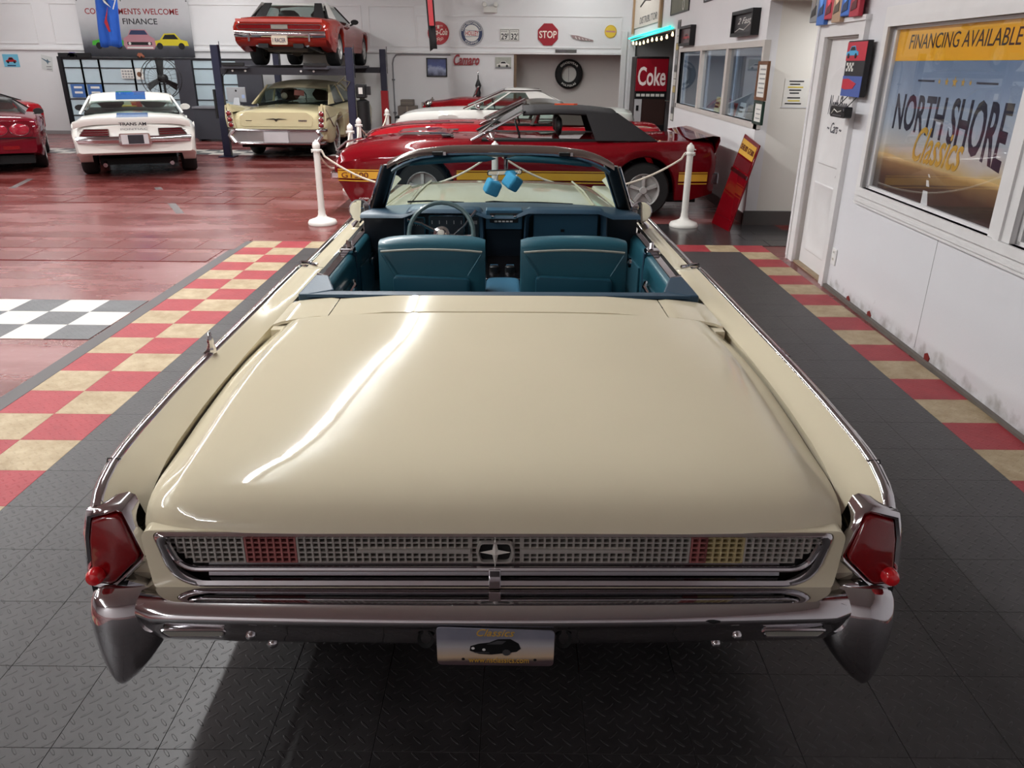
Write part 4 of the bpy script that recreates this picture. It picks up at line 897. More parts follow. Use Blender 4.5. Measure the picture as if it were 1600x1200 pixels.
# --- white car with blue stripes, seen from behind
PW = paint('white_paint', (226, 224, 218), .3); BLUE = paint('blue_stripe', (44, 84, 140), .35)
ta = thing('muscle_car', 'white two-door coupe with blue centre stripes, seen from behind, left of the lift', 'car', (-6.2, 13.0, 0), math.radians(24))
shell(ta, PW, 4.87, [(0, .86), (.05, .905), (.2, .93), (.55, .955), (.8, .985), (1.1, 1.0), (3.2, .95), (4.1, .90), (4.7, .78), (4.87, .66)], [(0, .70), (.08, .78), (.3, .84), (1.0, .87), (1.6, .83), (3.0, .82), (4.2, .80), (4.7, .7), (4.87, .6)],
      [(0, .84), (.1, .885), (.5, .92), (1.1, .945), (1.9, .90), (3.0, .90), (3.8, .93), (4.6, .86), (4.87, .72)], (1.12, 3.86), .35, [(0, .44), (.3, .36), (.6, .24), (4.4, .24), (4.87, .3)])
axles(ta, (1.12, 3.86), .79, .36, .25)
cabin(ta, PW, PW, .95, 1.50, 2.35, 3.15, .80, .655, .99, 1.31, .45, .34, [(-.36, 2.2, .2), (.36, 2.2, .2)], mat('seat_black', (20, 20, 22), .6), rdrop=.10)
b = MB().rows([[(x, y, .865+z+.06*(1-abs(x/.86)**6)-.0) for x in [-.86+.0717*i*2 for i in range(13)]] for y, z in ((.16, 0.0), (.02, .055), (-.03, .05), (-.035, .02), (.0, -.05))]); b.build('tail_spoiler', PW, ta, 50)
MB().rows([[(x, 1.5+.85*t, 1.316-.024*(2*t-1)**2-.10*(1-t)**2.2-.04*abs(x/.655)**2.6) for x in (-.24, -.12, 0, .12, .24)] for t in (.0, .1, .25, .5, .75, 1)]).build('roof_stripe', BLUE, ta, 0)
MB().rows([[(x, y, stab([(.2, .937), (.55, .962), (.9, .992)], y)+.005) for x in (-.24, 0, .24)] for y in (.2, .4, .55, .7, .9)]).build('boot_stripe', BLUE, ta, 0)
b = MB(RT); tl = MB(RT)
for s in (-1, 1):
    q = rpoly([(s*.36, .70), (s*.36, .815), (s*.72, .815), (s*.81, .70)], .015, 2); cx = s*.56
    sc3 = lambda k: [(cx+(x-cx)*k, .757+(z-.757)*(k-.08 if k < 1 else k)) for x, z in q]
    fr = MB(RT).rows([[(x, z, .0) for x, z in sc3(1)], [(x, z, .02) for x, z in sc3(.99)], [(x, z, .02) for x, z in sc3(.92)], [(x, z, .0) for x, z in sc3(.9)]], True).build('tail_lamp', CHROME, ta, 30)
    MB(RT).prism(sc3(.92), 0, .012).build('lamp_lens', mat('dark_red_lens', (84, 16, 24), .2, coat=1), fr, 0)
    for v in (.735, .77): MB(RT).box(s*.37, s*.78, v, v+.008, .012, .018).build('lamp_bar', CHROME, fr, 0)
    mirror(ta, s*.86, 2.75, .95, PW if s > 0 else BLACK)
    MB().tube([(s*.5, .15, .27), (s*.5, -.02, .255)], .035, 8).build('exhaust_tip', DCHROME, ta)
MB().rows([[(x*(1-.03*(k > 2)), -.06+.05*abs(x/.86)**4+dy, z) for x in [-.86+.143*i for i in range(13)]] for k, (dy, z) in enumerate(((.06, .70), (.0, .695), (-.02, .66), (-.015, .60), (.02, .575), (.06, .57)))]).build('rear_bumper', CHROME, ta, 50)
MB().rows([[(x, -.02+.05*abs(x/.8)**4+dy, z) for x in [-.82+.137*i for i in range(13)]] for dy, z in ((.04, .58), (.0, .55), (.03, .44), (.12, .40))]).build('rear_valance', PW, ta, 50)
MB().box(-.60, .60, .5, 4.5, .20, .3).build('underbody', DARK, ta, 0)
pl = MB(RT).prism(rpoly([(-.25, .56), (.25, .56), (.22, .74), (-.22, .74)], .02, 2), .0, .10).build('plate_surround', CHROME, ta, 0)
MB(RT).box(-.2, .2, .575, .725, .10, .104).build('licence_plate', mat('plate_white', (190, 186, 188), .4), ta, 0)
MB(RT).box(-.10, .13, .582, .718, .104, .107).build('plate_picture', mat('plate_dark', (44, 42, 48), .4, var=.4, scale=20), ta, 0)
INK = MATS['black_ink']
text_mesh('lettering', 'TRANS AM', INK, ta, RT, -.20, .855, .40, .05, .003, 0, .045, None, .02)
text_mesh('lettering', 'PONTIAC', mat('silver_letters', (150, 148, 150), .3, .7), ta, RT, -.19, .785, .40, .03, .003, 0, .012)
MB().box(-.25, .05, 2.9, 3.2, 1.0, 1.02).build('dash_card', mat('yellow_card', (220, 186, 70), .5), ta, 0)
MB(lambda p: Vector((p[0], 2.95, p[1]))).add([(-.02, .98, 0), (.16, .98, 0), (.12, 1.14, 0), (-.06, 1.14, 0)], [(0, 1, 2, 3)]).build('hanging_tag', mat('red_card', (190, 40, 36), .5), ta, 0, solid=.004)

# --- orange-red convertible on the lift
LZ = 1.745
PO = paint('orange_red_paint', (142, 36, 26), .3)
ch = thing('muscle_car', 'orange-red two-door car with a white top, raised on the four-post lift', 'car', (-4.75, 16.8, LZ), 0)
shell(ch, PO, 4.85, [(0, .86), (.04, .90), (.3, .925), (.9, .93), (3.2, .93), (4.2, .90), (4.75, .82), (4.85, .72)], [(0, .74), (.1, .82), (.5, .86), (1.1, .885), (1.7, .83), (2.6, .79), (3.4, .80), (4.4, .78), (4.85, .68)],
      [(0, .90), (.1, .94), (.6, .965), (1.1, .985), (1.8, .94), (2.8, .94), (3.7, .965), (4.5, .93), (4.85, .86)], (1.18, 3.98), .33, [(0, .50), (.25, .36), (.6, .26), (4.85, .28)], crown=.2)
axles(ch, (1.18, 3.98), .80, .335, .26)
BT = mat('black_top_cloth', (30, 28, 30), .75, bump=.3, bscale=200); WT_ = mat('white_top_cloth', (222, 220, 216), .6)
cabin(ch, WT_, BT, .80, 1.25, 2.35, 3.05, .80, .62, .91, 1.27, 0, .22, [(-.36, 2.1, .2), (.36, 2.1, .2)], rdrop=.05)
for s in (-1, 1):
    MB().hexa([(s*.80, .84, .92), (s*.80, 1.5, .92), (s*.67, 1.5, 1.20), (s*.68, 1.24, 1.20)], [(s*.82, .82, .92), (s*.82, 1.52, .92), (s*.66, 1.52, 1.235), (s*.66, 1.2, 1.235)]).build('top_quarter', WT_, ch, 0)
    mirror(ch, s*.90, 2.85, .88, BLACK)
MB().hexa([(-.72, .82, .92), (-.5, .82, .92), (-.45, 1.23, 1.21), (-.6, 1.23, 1.21)], [(-.72, .80, .92), (-.5, .80, .92), (-.45, 1.21, 1.22), (-.6, 1.21, 1.22)]).build('rear_curtain', BT, ch, 0)
MB().hexa([(.72, .82, .92), (.5, .82, .92), (.45, 1.23, 1.21), (.6, 1.23, 1.21)], [(.72, .80, .92), (.5, .80, .92), (.45, 1.21, 1.22), (.6, 1.21, 1.22)]).build('rear_curtain', BT, ch, 0)
q = rpoly([(-.82, .665), (.82, .665), (.86, .74), (.80, .765), (-.80, .765), (-.86, .74)], .02, 2)
fr = MB(RT).rows([[(x, z, -.02) for x, z in q], [(x, z, .025) for x, z in q], [(x*.985, .715+(z-.715)*.8, .025) for x, z in q], [(x*.98, .715+(z-.715)*.75, .0) for x, z in q]], True).build('tail_lamp_panel', CHROME, ch, 30)
for s in (-1, 1): MB(RT).box(*sorted((s*.17, s*.80)), .685, .75, .0, .012).build('lamp_lens', REDLENS, fr, 0)
MB(RT).box(-.165, .165, .68, .755, .0, .016).build('reversing_lamp', mat('clear_lens', 0), fr, 0)
MB().rows([[(x, -.07+.06*abs(x/.95)**4+dy, z) for x in [-.91+.1517*i for i in range(13)]] for dy, z in ((.07, .645), (.0, .64), (-.02, .60), (-.005, .54), (.04, .515), (.08, .51))]).build('rear_bumper', CHROME, ch, 50)
for s in (-1, 1):
    MB().box(s*.6-.02, s*.6+.02, -.115, -.05, .44, .60).build('bumper_guard', CHROME, ch, 0, bevel=.012)
    MB().hexa([(s*.35-.10, -.03, .33), (s*.35+.10, -.03, .33), (s*.35+.09, .3, .33), (s*.35-.09, .3, .33)], [(s*.35-.10, -.03, .41), (s*.35+.10, -.03, .41), (s*.35+.09, .3, .41), (s*.35-.09, .3, .41)]).build('exhaust_tip', BLACK, ch, 0)
MB().rows([[(x, dy+.04*abs(x/.9)**4, z) for x in [-.90+.15*i for i in range(13)]] for dy, z in ((.0, .56), (-.01, .50), (.02, .42), (.14, .36))]).build('rear_valance', PO, ch, 50)
pl = MB(RT).prism(rpoly([(-.155, .39), (.155, .39), (.155, .55), (-.155, .55)], .015, 2), .05, .105).build('licence_plate', mat('plate_cream', (214, 200, 180), .4), ch, 0)
text_mesh('plate_lettering', '1 RACER', mat('navy_letters', (40, 44, 84), .4), pl, RT, -.13, .43, .26, .08, .003, 0, .105, None, .01)
MB().tube([(-.5, .1, .40), (-.5, 1.2, .30), (-.45, 3.2, .26)], .05, 8).build('exhaust_pipe', STEEL, ch); MB().tube([(.5, .1, .40), (.5, 1.2, .30), (.45, 3.2, .26)], .05, 8).build('exhaust_pipe', STEEL, ch)
MB().box(-.42, .42, .45, 1.0, .26, .45).build('fuel_tank', mat('tank_steel', (84, 78, 74), .5, .4), ch, 0, bevel=.03)
MB().tube([(-.7, 1.18, .33), (.7, 1.18, .33)], .06, 10).build('rear_axle', mat('axle_iron', (54, 46, 42), .7), ch); MB().ball((0, 1.18, .33), .15).build('axle_housing', MATS['axle_iron'], ch)
MB().box(-.78, .78, 1.5, 4.6, .24, .34).build('underbody', mat('dark_underbody', (36, 30, 28), .8), ch, 0)
MB().rows([[(x, -.012, z) for x in (-.86, 0, .86)] for z in (.80, .86)]).build('tail_stripe', mat('light_red_band', (196, 92, 84), .35, coat=.5), ch, 0)

# --- cream finned sedan under the lift
PC = paint('pale_cream_paint', (206, 194, 156), .32)
ds = thing('finned_sedan', 'cream fifties sedan with tail fins and stacked round lamps, parked under the lift', 'car', (-4.75, 15.95, 0), 0)
shell(ds, PC, 5.4, [(0, .80), (.05, .90), (.2, .96), (.9, .99), (1.2, 1.0), (4.0, 1.02), (4.9, .98), (5.3, .86), (5.4, .7)], [(0, .74), (.1, .84), (.6, .88), (1.3, .90), (4.0, .92), (5.0, .90), (5.4, .7)],
      [(0, .90), (.15, .95), (1.0, .985), (4.5, .985), (5.2, .95), (5.4, .88)], (1.2, 4.35), .36, [(0, .40), (.4, .30), (5.4, .3)], crown=.5)
WW = mat('white_wall_rubber', (206, 204, 200), .6)
axles(ds, (1.2, 4.35), .80, .36, .20, 'cap', WW)
ROOFC = mat('weathered_roof', (150, 142, 118), .45, var=.12)
cabin(ds, ROOFC, PC, 1.10, 1.72, 3.1, 3.85, .80, .66, 1.0, 1.47, .48, .16, [(-.36, 2.5, .26), (.36, 2.5, .26)], mat('brown_cloth', (70, 44, 36), .8), roof_crown=.06, rdrop=.10)
for s in (-1, 1):
    R = []
    for y, h, w in ((-.02, .985, .06), (.0, 1.04, .065), (.12, 1.045, .07), (.5, 1.01, .08), (1.0, .97, .09), (1.6, .91, .09), (2.1, .86, .07)):
        R.append([(s*(.97-w*2), y+.25*(y < .05)*0, min(h, .90)), (s*(.97-w*1.0), y, h-.02), (s*(.975-w*.5), y, h), (s*.985, y, h-.015), (s*.995, y, .80)])
    MB().rows([[(s*.80, -.03, .60)]*1+[(s*.80, -.03, .60), (s*.86, -.03, 1.02), (s*.955, -.03, 1.03), (s*.97, -.03, .62)]]+[r for r in R]).build('tail_fin', PC, ds, 45)
    tf = MB().prism([(s*.80, .60), (s*.865, .92), (s*.905, 1.06), (s*.935, 1.06), (s*.965, .62)], -.04, .05, 'y').build('lamp_housing', PC, ds, 0, bevel=.01)
    for z in (.665, .765, .875):
        x = s*(.888+.10*(z-.66))
        MB().lathe([(.056, -.04), (.056, -.06), (.049, -.065), (.042, -.062)], 16, (x, 0, z), 'y', False).build('lamp_ring', CHROME, tf, 40)
        MB().lathe([(.047, -.055), (.040, -.075), (.018, -.088), (0, -.09)], 14, (x, 0, z), 'y', False).build('lamp_lens', REDLENS, tf, 50)
    MB().tube([(s*.985, .02, .96), (s*.992, .35, .76), (s*.995, .62, .60), (s*.995, .8, .70), (s*.993, 2.0, .80), (s*.99, 4.6, .86)], .009, 6).build('side_trim', CHROME, ds)
    MB().lathe([(0, -.02), (.06, -.02), (.06, .03), (.03, .07), (0, .08)], 14, (s*1.04, 3.6, 1.02), 'y').build('wing_mirror', CHROME, ds)
lid = MB(RT).prism(rpoly([(-.70, .64), (.70, .64), (.72, .82), (.60, .90), (-.60, .90), (-.72, .82)], .05, 3), -.02, .012).build('boot_lid', PC, ds, 30)
MB(RT).prism([(-.21, .775), (-.04, .765), (0, .725), (.04, .765), (.21, .775), (.05, .79), (0, .782), (-.05, .79)], .012, .024).build('boot_emblem', mat('dark_emblem', (70, 64, 56), .3, .6), lid, 0)
for i in range(5): MB(RT).box(.44+i*.034, .466+i*.034, .735, .765, .012, .02).build('boot_letter', DCHROME, lid, 0)
MB(RT).box(-.60, -.48, .742, .752, .012, .018).build('boot_script', DCHROME, lid, 0)
for z0, z1, d, x1 in ((.545, .60, -.13, .97), (.30, .355, -.15, .93)):
    pts = [(-x1, .12), (-x1+.01, -.02), (-x1+.10, d+.02), (-x1+.2, d), (x1-.2, d), (x1-.10, d+.02), (x1-.01, -.02), (x1, .12)]
    MB().rows([[(x, y+k, z0+(z1-z0)*(.5+.5*math.sin(a))) for x, y in pts] for a, k in ((-PI/2, .03), (-.8, .0), (0, -.012), (.8, .0), (PI/2, .03))]).build('rear_bumper', CHROME, ds, 60)
for s in (-1, 1): MB().tube([(s*.82, -.14, .58), (s*.90, -.15, .47), (s*.80, -.16, .33)], .045, 8).build('bumper_upright', CHROME, ds)
MB().box(-.84, .84, -.10, -.04, .34, .56).build('bumper_inset', mat('brushed_alloy', (184, 180, 180), .3, .8), ds, 0)
MB().box(-.24, .24, -.14, -.09, .35, .545).build('licence_plate', mat('plate_white', 0), ds, 0)
MB().box(-.80, .80, .2, 5.2, .22, .36).build('underbody', DARK, ds, 0)
MB(lambda p: Vector((p[0], 1.45, p[1]))).add([(.0, 1.17, 0), (.22, 1.15, 0), (.22, 1.26, 0), (.02, 1.27, 0)], [(0, 1, 2, 3)]).build('window_card', mat('red_brown_card', (110, 62, 54), .6), ds, 0, solid=.004)
MB().ball((-.28, 1.7, 1.14), .07).build('hanging_ball', mat('pink_white', (200, 176, 160), .6), ds)

# --- dark red sports car at the left edge, another red car behind it
PR = paint('deep_red_paint', (96, 8, 24), .28); PB = paint('bright_red_paint', (150, 18, 28), .3)
cv = thing('sports_car', 'dark red sports car with four round tail lamps, cut by the left edge', 'car', (-9.0, 13.35, 0), math.radians(29))
def sports(root, m):
    shell(root, m, 4.55, [(0, .80), (.05, .90), (.3, .95), (.9, .98), (2.9, .90), (3.8, .82), (4.4, .62), (4.55, .5)], [(0, .72), (.06, .84), (.4, .88), (.9, .90), (1.8, .80), (3.4, .80), (4.3, .6), (4.55, .45)],
          [(0, .82), (.08, .88), (.5, .93), (.95, .945), (1.9, .88), (3.4, .92), (4.2, .84), (4.55, .62)], (.95, 3.6), .34, [(0, .34), (.3, .26), (4.55, .2)], crown=.35)
    axles(root, (.95, 3.6), .78, .335, .27)
    cabin(root, BLACK, BLACK, .60, 1.5, 2.0, 2.85, .72, .52, .93, 1.20, 0, .12, [(-.35, 1.9, .16), (.35, 1.9, .16)], mat('red_seat', (150, 24, 34), .6))
    for s in (-1, 1): mirror(root, s*.84, 2.45, .84, BLACK)
    MB().box(-.75, .75, .1, 4.3, .16, .3).build('underbody', DARK, root, 0)
sports(cv, PR)
MB(RT).prism(rpoly([(-.80, .60), (.80, .60), (.84, .86), (-.84, .86)], .08, 4), .0, .02).build('tail_panel', PR, cv, 0)
for x in (-.62, -.30, .30, .62):
    lr = MB(RT).rows([[(x+.145*k*math.cos(a), .73+.095*k*math.sin(a), h) for a in [2*PI*i/20 for i in range(20)]] for k, h in ((1.12, .018), (1.08, .03), (1.0, .026))], True).build('lamp_ring', mat('dark_red_ring', (90, 8, 22), .3, coat=1), cv, 40)
    MB(RT).rows([[(x+.145*k*math.cos(a), .73+.095*k*math.sin(a), h) for a in [2*PI*i/20 for i in range(20)]] for k, h in ((1.0, .022), (.7, .034), (.05, .038))], True).build('lamp_lens', mat('round_red_lens', (150, 14, 40), .15, coat=1), lr, 60)
MB(RT).prism(rpoly([(-.20, .42), (.20, .42), (.22, .56), (-.22, .56)], .02, 2), .0, .012).build('plate_recess', DARK, cv, 0)
for x in (-.18, -.06, .06, .18): MB().tube([(x, -.06, .30), (x, .2, .30)], .045, 10).build('exhaust_tip', CHROME, cv)
for x in (.45, -.45): MB().box(x-.12, x+.12, -.012, .02, .40, .46).build('rear_reflector', REDLENS, cv, 0)
MB(RT).box(-.86, .86, .585, .592, .0, .022).build('panel_seam', DARK, cv, 0)
c2 = thing('sports_car', 'bright red car mostly hidden behind the dark red sports car at the left edge', 'car', (-11.55, 18.3, 0), math.radians(60)); sports(c2, PB)

# --- red convertible with gold side stripes, side on, nose to the left
PG = paint('candy_red_paint', (106, 8, 18), .28)
gt = thing('muscle_car', 'dark red convertible with black soft top and gold side stripes, behind the white rope', 'car', (2.52, 10.93, 0), math.radians(90))
shell(gt, PG, 4.84, [(0, .86), (.04, .955), (.25, .965), (.75, .955), (1.0, .95), (3.0, .95), (3.9, .94), (4.5, .89), (4.78, .80), (4.84, .72)], [(0, .80), (.05, .89), (.3, .92), (.9, .905), (1.6, .86), (2.8, .84), (3.6, .86), (4.3, .82), (4.75, .74), (4.84, .64)],
      [(0, .84), (.1, .88), (.6, .92), (1.0, .945), (1.9, .92), (2.8, .915), (3.7, .94), (4.5, .91), (4.84, .84)], (.90, 3.72), .34, [(0, .30), (.3, .22), (4.4, .18), (4.62, .10), (4.80, .40), (4.84, .52)], crown=.25)
axles(gt, (.90, 3.72), .79, .34, .24)
cabin(gt, BT, BT, .75, 1.25, 2.45, 3.12, .80, .62, .93, 1.33, 0, .50, [(-.36, 2.0, .26), (.36, 2.0, .26), (-.36, 1.45, .18), (.36, 1.45, .18)], BLACK, side=False, zrear=.94)
for s in (-1, 1):
    MB().tube([(s*.83, 3.10, .93), (s*.64, 2.45, 1.26)], .016, 6).build('windscreen_trim', CHROME, gt)
    sw_ = stab
    def flank(y): return stab([(0, .84), (.1, .88), (.6, .92), (1.0, .945), (1.9, .92), (2.8, .915), (3.7, .94), (4.5, .91), (4.84, .84)], y)+.022
    for y0, y1 in ((.10, .47), (1.32, 3.28), (4.16, 4.80)):
        YY = [y0+(y1-y0)*i/10 for i in range(11)]
        MB().rows([[(s*(flank(y)+.002), y, z) for z in (.46, .505, .55)] for y in YY]).build('side_stripe', mat('gold_stripe', (206, 154, 44), .35, coat=.6), gt, 0)
        for z in (.432, .568): MB().rows([[(s*(flank(y)+.0025), y, zz) for zz in (z-.007, z+.007)] for y in YY]).build('stripe_line', MATS['gold_stripe'], gt, 0)
    MB().lathe([(.0, .0), (.036, .0), (.032, .012), (0, .016)], 14, (s*.925, .80, .80), 'x').build('fuel_badge', mat('orange_badge', (214, 72, 40), .3), gt)
    MB().box(*sorted((s*.80, s*.87)), .12, .20, .46, .52).build('side_marker', REDLENS, gt, 0)
GTT = lambda p: Vector((-(flank(4.46)+.006+p[2]), 4.84-p[0]-.0, p[1]))
text_mesh('lettering', 'GT500', mat('brown_letters', (96, 30, 24), .4), gt, GTT, .10, .47, .34, .07, .003, 0, .0, None, .01)
GTS = lambda p: Vector((-(flank(.3)+.002+p[2]), 4.84-p[0], p[1]))
text_mesh('snake_badge', 'S', CHROME, gt, GTS, 4.50, .77, .06, .09, .006, .2, .0)
text_mesh('lettering', 'COBRA', WHITE, gt, GTT, .30, .20, .16, .02, .002, 0, -.03)
MB().box(-.86, .86, 4.78, 4.90, .44, .54).build('front_bumper', CHROME, gt, 0, bevel=.02)
MB().tube([(-.84, 4.80, .80), (0, 4.86, .82), (.84, 4.80, .80)], .014, 6).build('nose_trim', CHROME, gt)
for s in (-1, 1):
    for dx in (.50, .70): MB().lathe([(0, .03), (.075, .03), (.085, .0), (.085, -.04)], 14, (s*dx, 4.80, .69), 'y').build('head_lamp', CHROME, gt)
    mirror(gt, s*.88, 2.8, .93, CHROME)
MB().box(-.86, .86, -.06, .05, .42, .56).build('rear_bumper', DCHROME, gt, 0, bevel=.02)
MB().rows([[(x, y, z) for x in (-.86, -.5, 0, .5, .86)] for y, z in ((.34, .965), (.06, 1.01), (-.02, 1.0), (-.03, .95), (.02, .80))]).build('tail_spoiler', PG, gt, 40)
for s in (-1, 1): MB().box(*sorted((s*.25, s*.75)), -.025, .0, .66, .76).build('tail_lamp', REDLENS, gt, 0)
MB().box(-.78, .78, .2, 4.5, .18, .3).build('underbody', DARK, gt, 0)
MB().rows([[(x, y, z) for x in (-.30, 0, .30)] for y, z in ((4.1, .975), (3.9, .995), (3.6, 1.0), (3.4, .965))]).build('hood_scoop', PG, gt, 40)
for x in (-.45, .45): MB().box(x-.1, x+.1, 3.35, 3.5, .955, .965).build('hood_vent', BLACK, gt, 0)
tg = MB().prism([(.10, 0), (.26, .035), (.35, .02), (.40, .05), (.26, .045), (.14, .02)], 0, .02).build('orange_tag', mat('orange_plastic', (232, 92, 58), .4))
tg.location = (.38, 10.55, 1.335); tag(tg, 'orange plastic tag lying on the black soft top of the red convertible', 'tag')

# --- red car with black hood stripes and dark roof, second in the row
cb = thing('muscle_car', 'red hardtop with black hood stripes and dark vinyl roof, between two parked cars', 'car', (2.3, 13.55, 0), math.radians(90))
WB = [(0, .84), (.1, .88), (.6, .93), (1.0, .945), (2.8, .93), (3.7, .95), (4.5, .92), (4.75, .84)]
ZB = [(0, .86), (.05, .93), (.8, .94), (3.0, .95), (4.0, .92), (4.55, .84), (4.72, .74), (4.75, .66)]
shell(cb, PB, 4.75, ZB, [(0, .78), (.1, .86), (1.0, .86), (3.0, .84), (4.0, .82), (4.6, .72), (4.75, .6)], WB, (1.0, 3.75), .34, .24, crown=.25)
axles(cb, (1.0, 3.75), .79, .34, .24)
cabin(cb, mat('dark_vinyl', (62, 58, 52), .5, bump=.3, bscale=160), MATS['dark_vinyl'], .85, 1.55, 2.15, 2.90, .80, .62, .93, 1.30, .4, .35, [(-.36, 2.0, .2), (.36, 2.0, .2)], mat('red_seat', 0))
for s in (-1, 1):
    MB().rows([[(s*x, y, stab(ZB, y)-.006-.012*(x/.6)+.006) for x in (.16, .30, .48)] for y in [3.0+.17*i for i in range(10)]]).build('hood_stripe', BLACK, cb, 0)
    MB().tube([(s*.81, 2.88, .94), (s*.64, 2.17, 1.27)], .014, 6).build('windscreen_trim', CHROME, cb); mirror(cb, s*.86, 2.6, .93, CHROME)
MB().rows([[(x, 4.76, z) for x in (-.8, 0, .8)] for z in (.45, .55)]).build('front_bumper', CHROME, cb, 0, solid=.05)
MB().tube([(-.76, 4.70, .76), (0, 4.76, .76), (.76, 4.70, .76)], .016, 6).build('nose_trim', CHROME, cb)
MB().box(-.78, .78, .2, 4.5, .18, .3).build('underbody', DARK, cb, 0)

# --- long white two-door, third in the row
wc = thing('coupe_car', 'long white two-door car with white roof, third in the row before the back wall', 'car', (2.44, 17.55, 0), math.radians(90))
ZW = [(0, .78), (.05, .93), (.4, .97), (1.3, .97), (3.2, .97), (4.2, .94), (4.8, .86), (4.95, .74)]
shell(wc, PW, 4.95, ZW, [(0, .7), (.1, .89), (1.5, .925), (3.2, .93), (4.5, .88), (4.85, .80), (4.95, .70)], [(0, .86), (.2, .93), (3, .95), (4.6, .93), (4.95, .86)], (1.05, 3.85), .34, .26, crown=.5)
axles(wc, (1.05, 3.85), .80, .34, .22, 'cap')
cabin(wc, PW, PW, 1.25, 1.95, 2.7, 3.55, .82, .64, .95, 1.36, .75, .42, [(-.36, 2.4, .2), (.36, 2.4, .2)], mat('red_seat', 0))
for s in (-1, 1):
    MB().box(*sorted((s*.50, s*.86)), 4.86, 4.96, .76, .80).build('nose_slot', DARK, wc, 0); MB().tube([(s*.83, 3.55, .96), (s*.66, 2.72, 1.31), (s*.66, 1.95, 1.31)], .013, 6).build('window_trim', CHROME, wc)
    mirror(wc, s*.88, 3.2, .96, CHROME); MB().box(*sorted((s*.3, s*.84)), -.02, .02, .58, .68).build('tail_lamp', REDLENS, wc, 0)
MB().box(-.9, .9, 4.92, 5.0, .42, .54).build('front_bumper', CHROME, wc, 0, bevel=.02); MB().box(-.9, .9, -.06, .02, .42, .54).build('rear_bumper', CHROME, wc, 0, bevel=.02)
MB().box(-.78, .78, .2, 4.7, .18, .3).build('underbody', DARK, wc, 0)

# --- red open roadster with chrome lamps against the back wall
rd_ = thing('hot_rod', 'red open-wheeled roadster with chrome head lamps, last in the row by the back wall', 'car', (1.05, 19.75, 0), math.radians(90))
shell(rd_, PB, 3.3, [(0, .78), (.1, .98), (.5, 1.05), (1.2, 1.05), (1.9, 1.08), (2.3, 1.08), (2.9, 1.0), (3.3, .96)], [(0, .7), (.2, .9), (1.2, .95), (2.0, .98), (3.3, .86)], [(0, .60), (.4, .72), (1.6, .70), (2.2, .55), (3.3, .30)], (), .35, .45, crown=.4)
axles(rd_, (.5, 2.9), .78, .36, .2, 'cap')
for s in (-1, 1):
    MB().rows([[(s*x, .5+.46*math.cos(a), .42+.50*math.sin(a)+.16) for x in (.70, .78, .88, .92)] for a in [PI*i/10 for i in range(11)]]).build('rear_fender', PB, rd_, 50, solid=.02)
    MB().ball((s*.42, 3.15, .92), .10, sc=(1, .9, 1)).build('head_lamp', CHROME, rd_); MB().tube([(s*.42, 3.15, .84), (s*.30, 3.1, .55)], .02, 6).build('lamp_bracket', CHROME, rd_)
    MB().tube([(s*.2, 3.2, .55), (s*.75, 2.9, .36)], .03, 6).build('front_axle', CHROME, rd_)
MB().tube([(-.45, 2.1, 1.08), (-.42, 2.0, 1.30), (.42, 2.0, 1.30), (.45, 2.1, 1.08)], .014, 6).build('windscreen_frame', CHROME, rd_)
MB().rows([[(-.45, 2.1, 1.08), (.45, 2.1, 1.08)], [(-.42, 2.0, 1.30), (.42, 2.0, 1.30)]]).build('windscreen', CARGLASS, rd_, 0)
MB().box(-.28, .28, 3.26, 3.34, .46, .96).build('radiator_grille', CHROME, rd_, 0, bevel=.02)
MB().tube([(0, 3.1, .98), (.0, 3.1, 1.06)], .015, 6).build('radiator_cap', CHROME, rd_)
# ------------------------------------------------------------------ things on and along the back wall
BT_ = lambda p: Vector((p[0], BY-p[2], p[1]))                 # back wall: u = x, v = z, height towards the room
def board(name, label, cat, T, u0, u1, v0, v1, m, d=.012, d0=.001, group=None, parent=None):
    o = MB(T).box(u0, u1, v0, v1, d0, d0+d).build(name, m, parent, 0)
    if label: tag(o, label, cat, group)
    return o
def flat(name, pts, T, d0, d1, m, parent): return MB(T).prism(pts, d0, d1).build(name, m, parent, 0)
def disc(name, u, v, r, T, d0, d1, m, parent, n=28, sy=1, r0=0):
    P = lambda k: [(u+k*math.cos(2*PI*i/n), v+k*sy*math.sin(2*PI*i/n)) for i in range(n)]
    if r0:
        return MB(T).rows([[(*p, d0) for p in P(r)], [(*p, d1) for p in P(r)], [(*p, d1) for p in P(r0)], [(*p, d0) for p in P(r0)]], True).build(name, m, parent, 30)
    return MB(T).prism(P(r), d0, d1).build(name, m, parent, 30)
def c_(n, rgb, r=.5, **k): return mat(n, rgb, r, **k)
NAVYP = c_('navy_sign', (44, 56, 92)); REDP = c_('red_sign', (172, 28, 38), .4); OFFW = c_('off_white', (224, 222, 216)); BRN = c_('brown_frame', (112, 74, 50), .45)
def little_car(T, u, v, w, h, d, m, parent, wm=None, nm='printed_car'):
    q = [(0, .25), (.02, .5), (.22, .58), (.36, .95), (.66, .97), (.80, .60), (.97, .52), (1, .25)]
    flat(nm, [(u+a*w, v+b*h) for a, b in q], T, d, d+.002, m, parent)
    flat('printed_glass', [(u+a*w, v+b*h) for a, b in ((.29, .62), (.38, .88), (.64, .90), (.74, .62))], T, d+.002, d+.003, wm or BLACK, parent)
    for a in (.2, .8): disc('printed_wheel', u+a*w, v+.22*h, .2*h, T, d+.002, d+.004, BLACK, parent, 12)
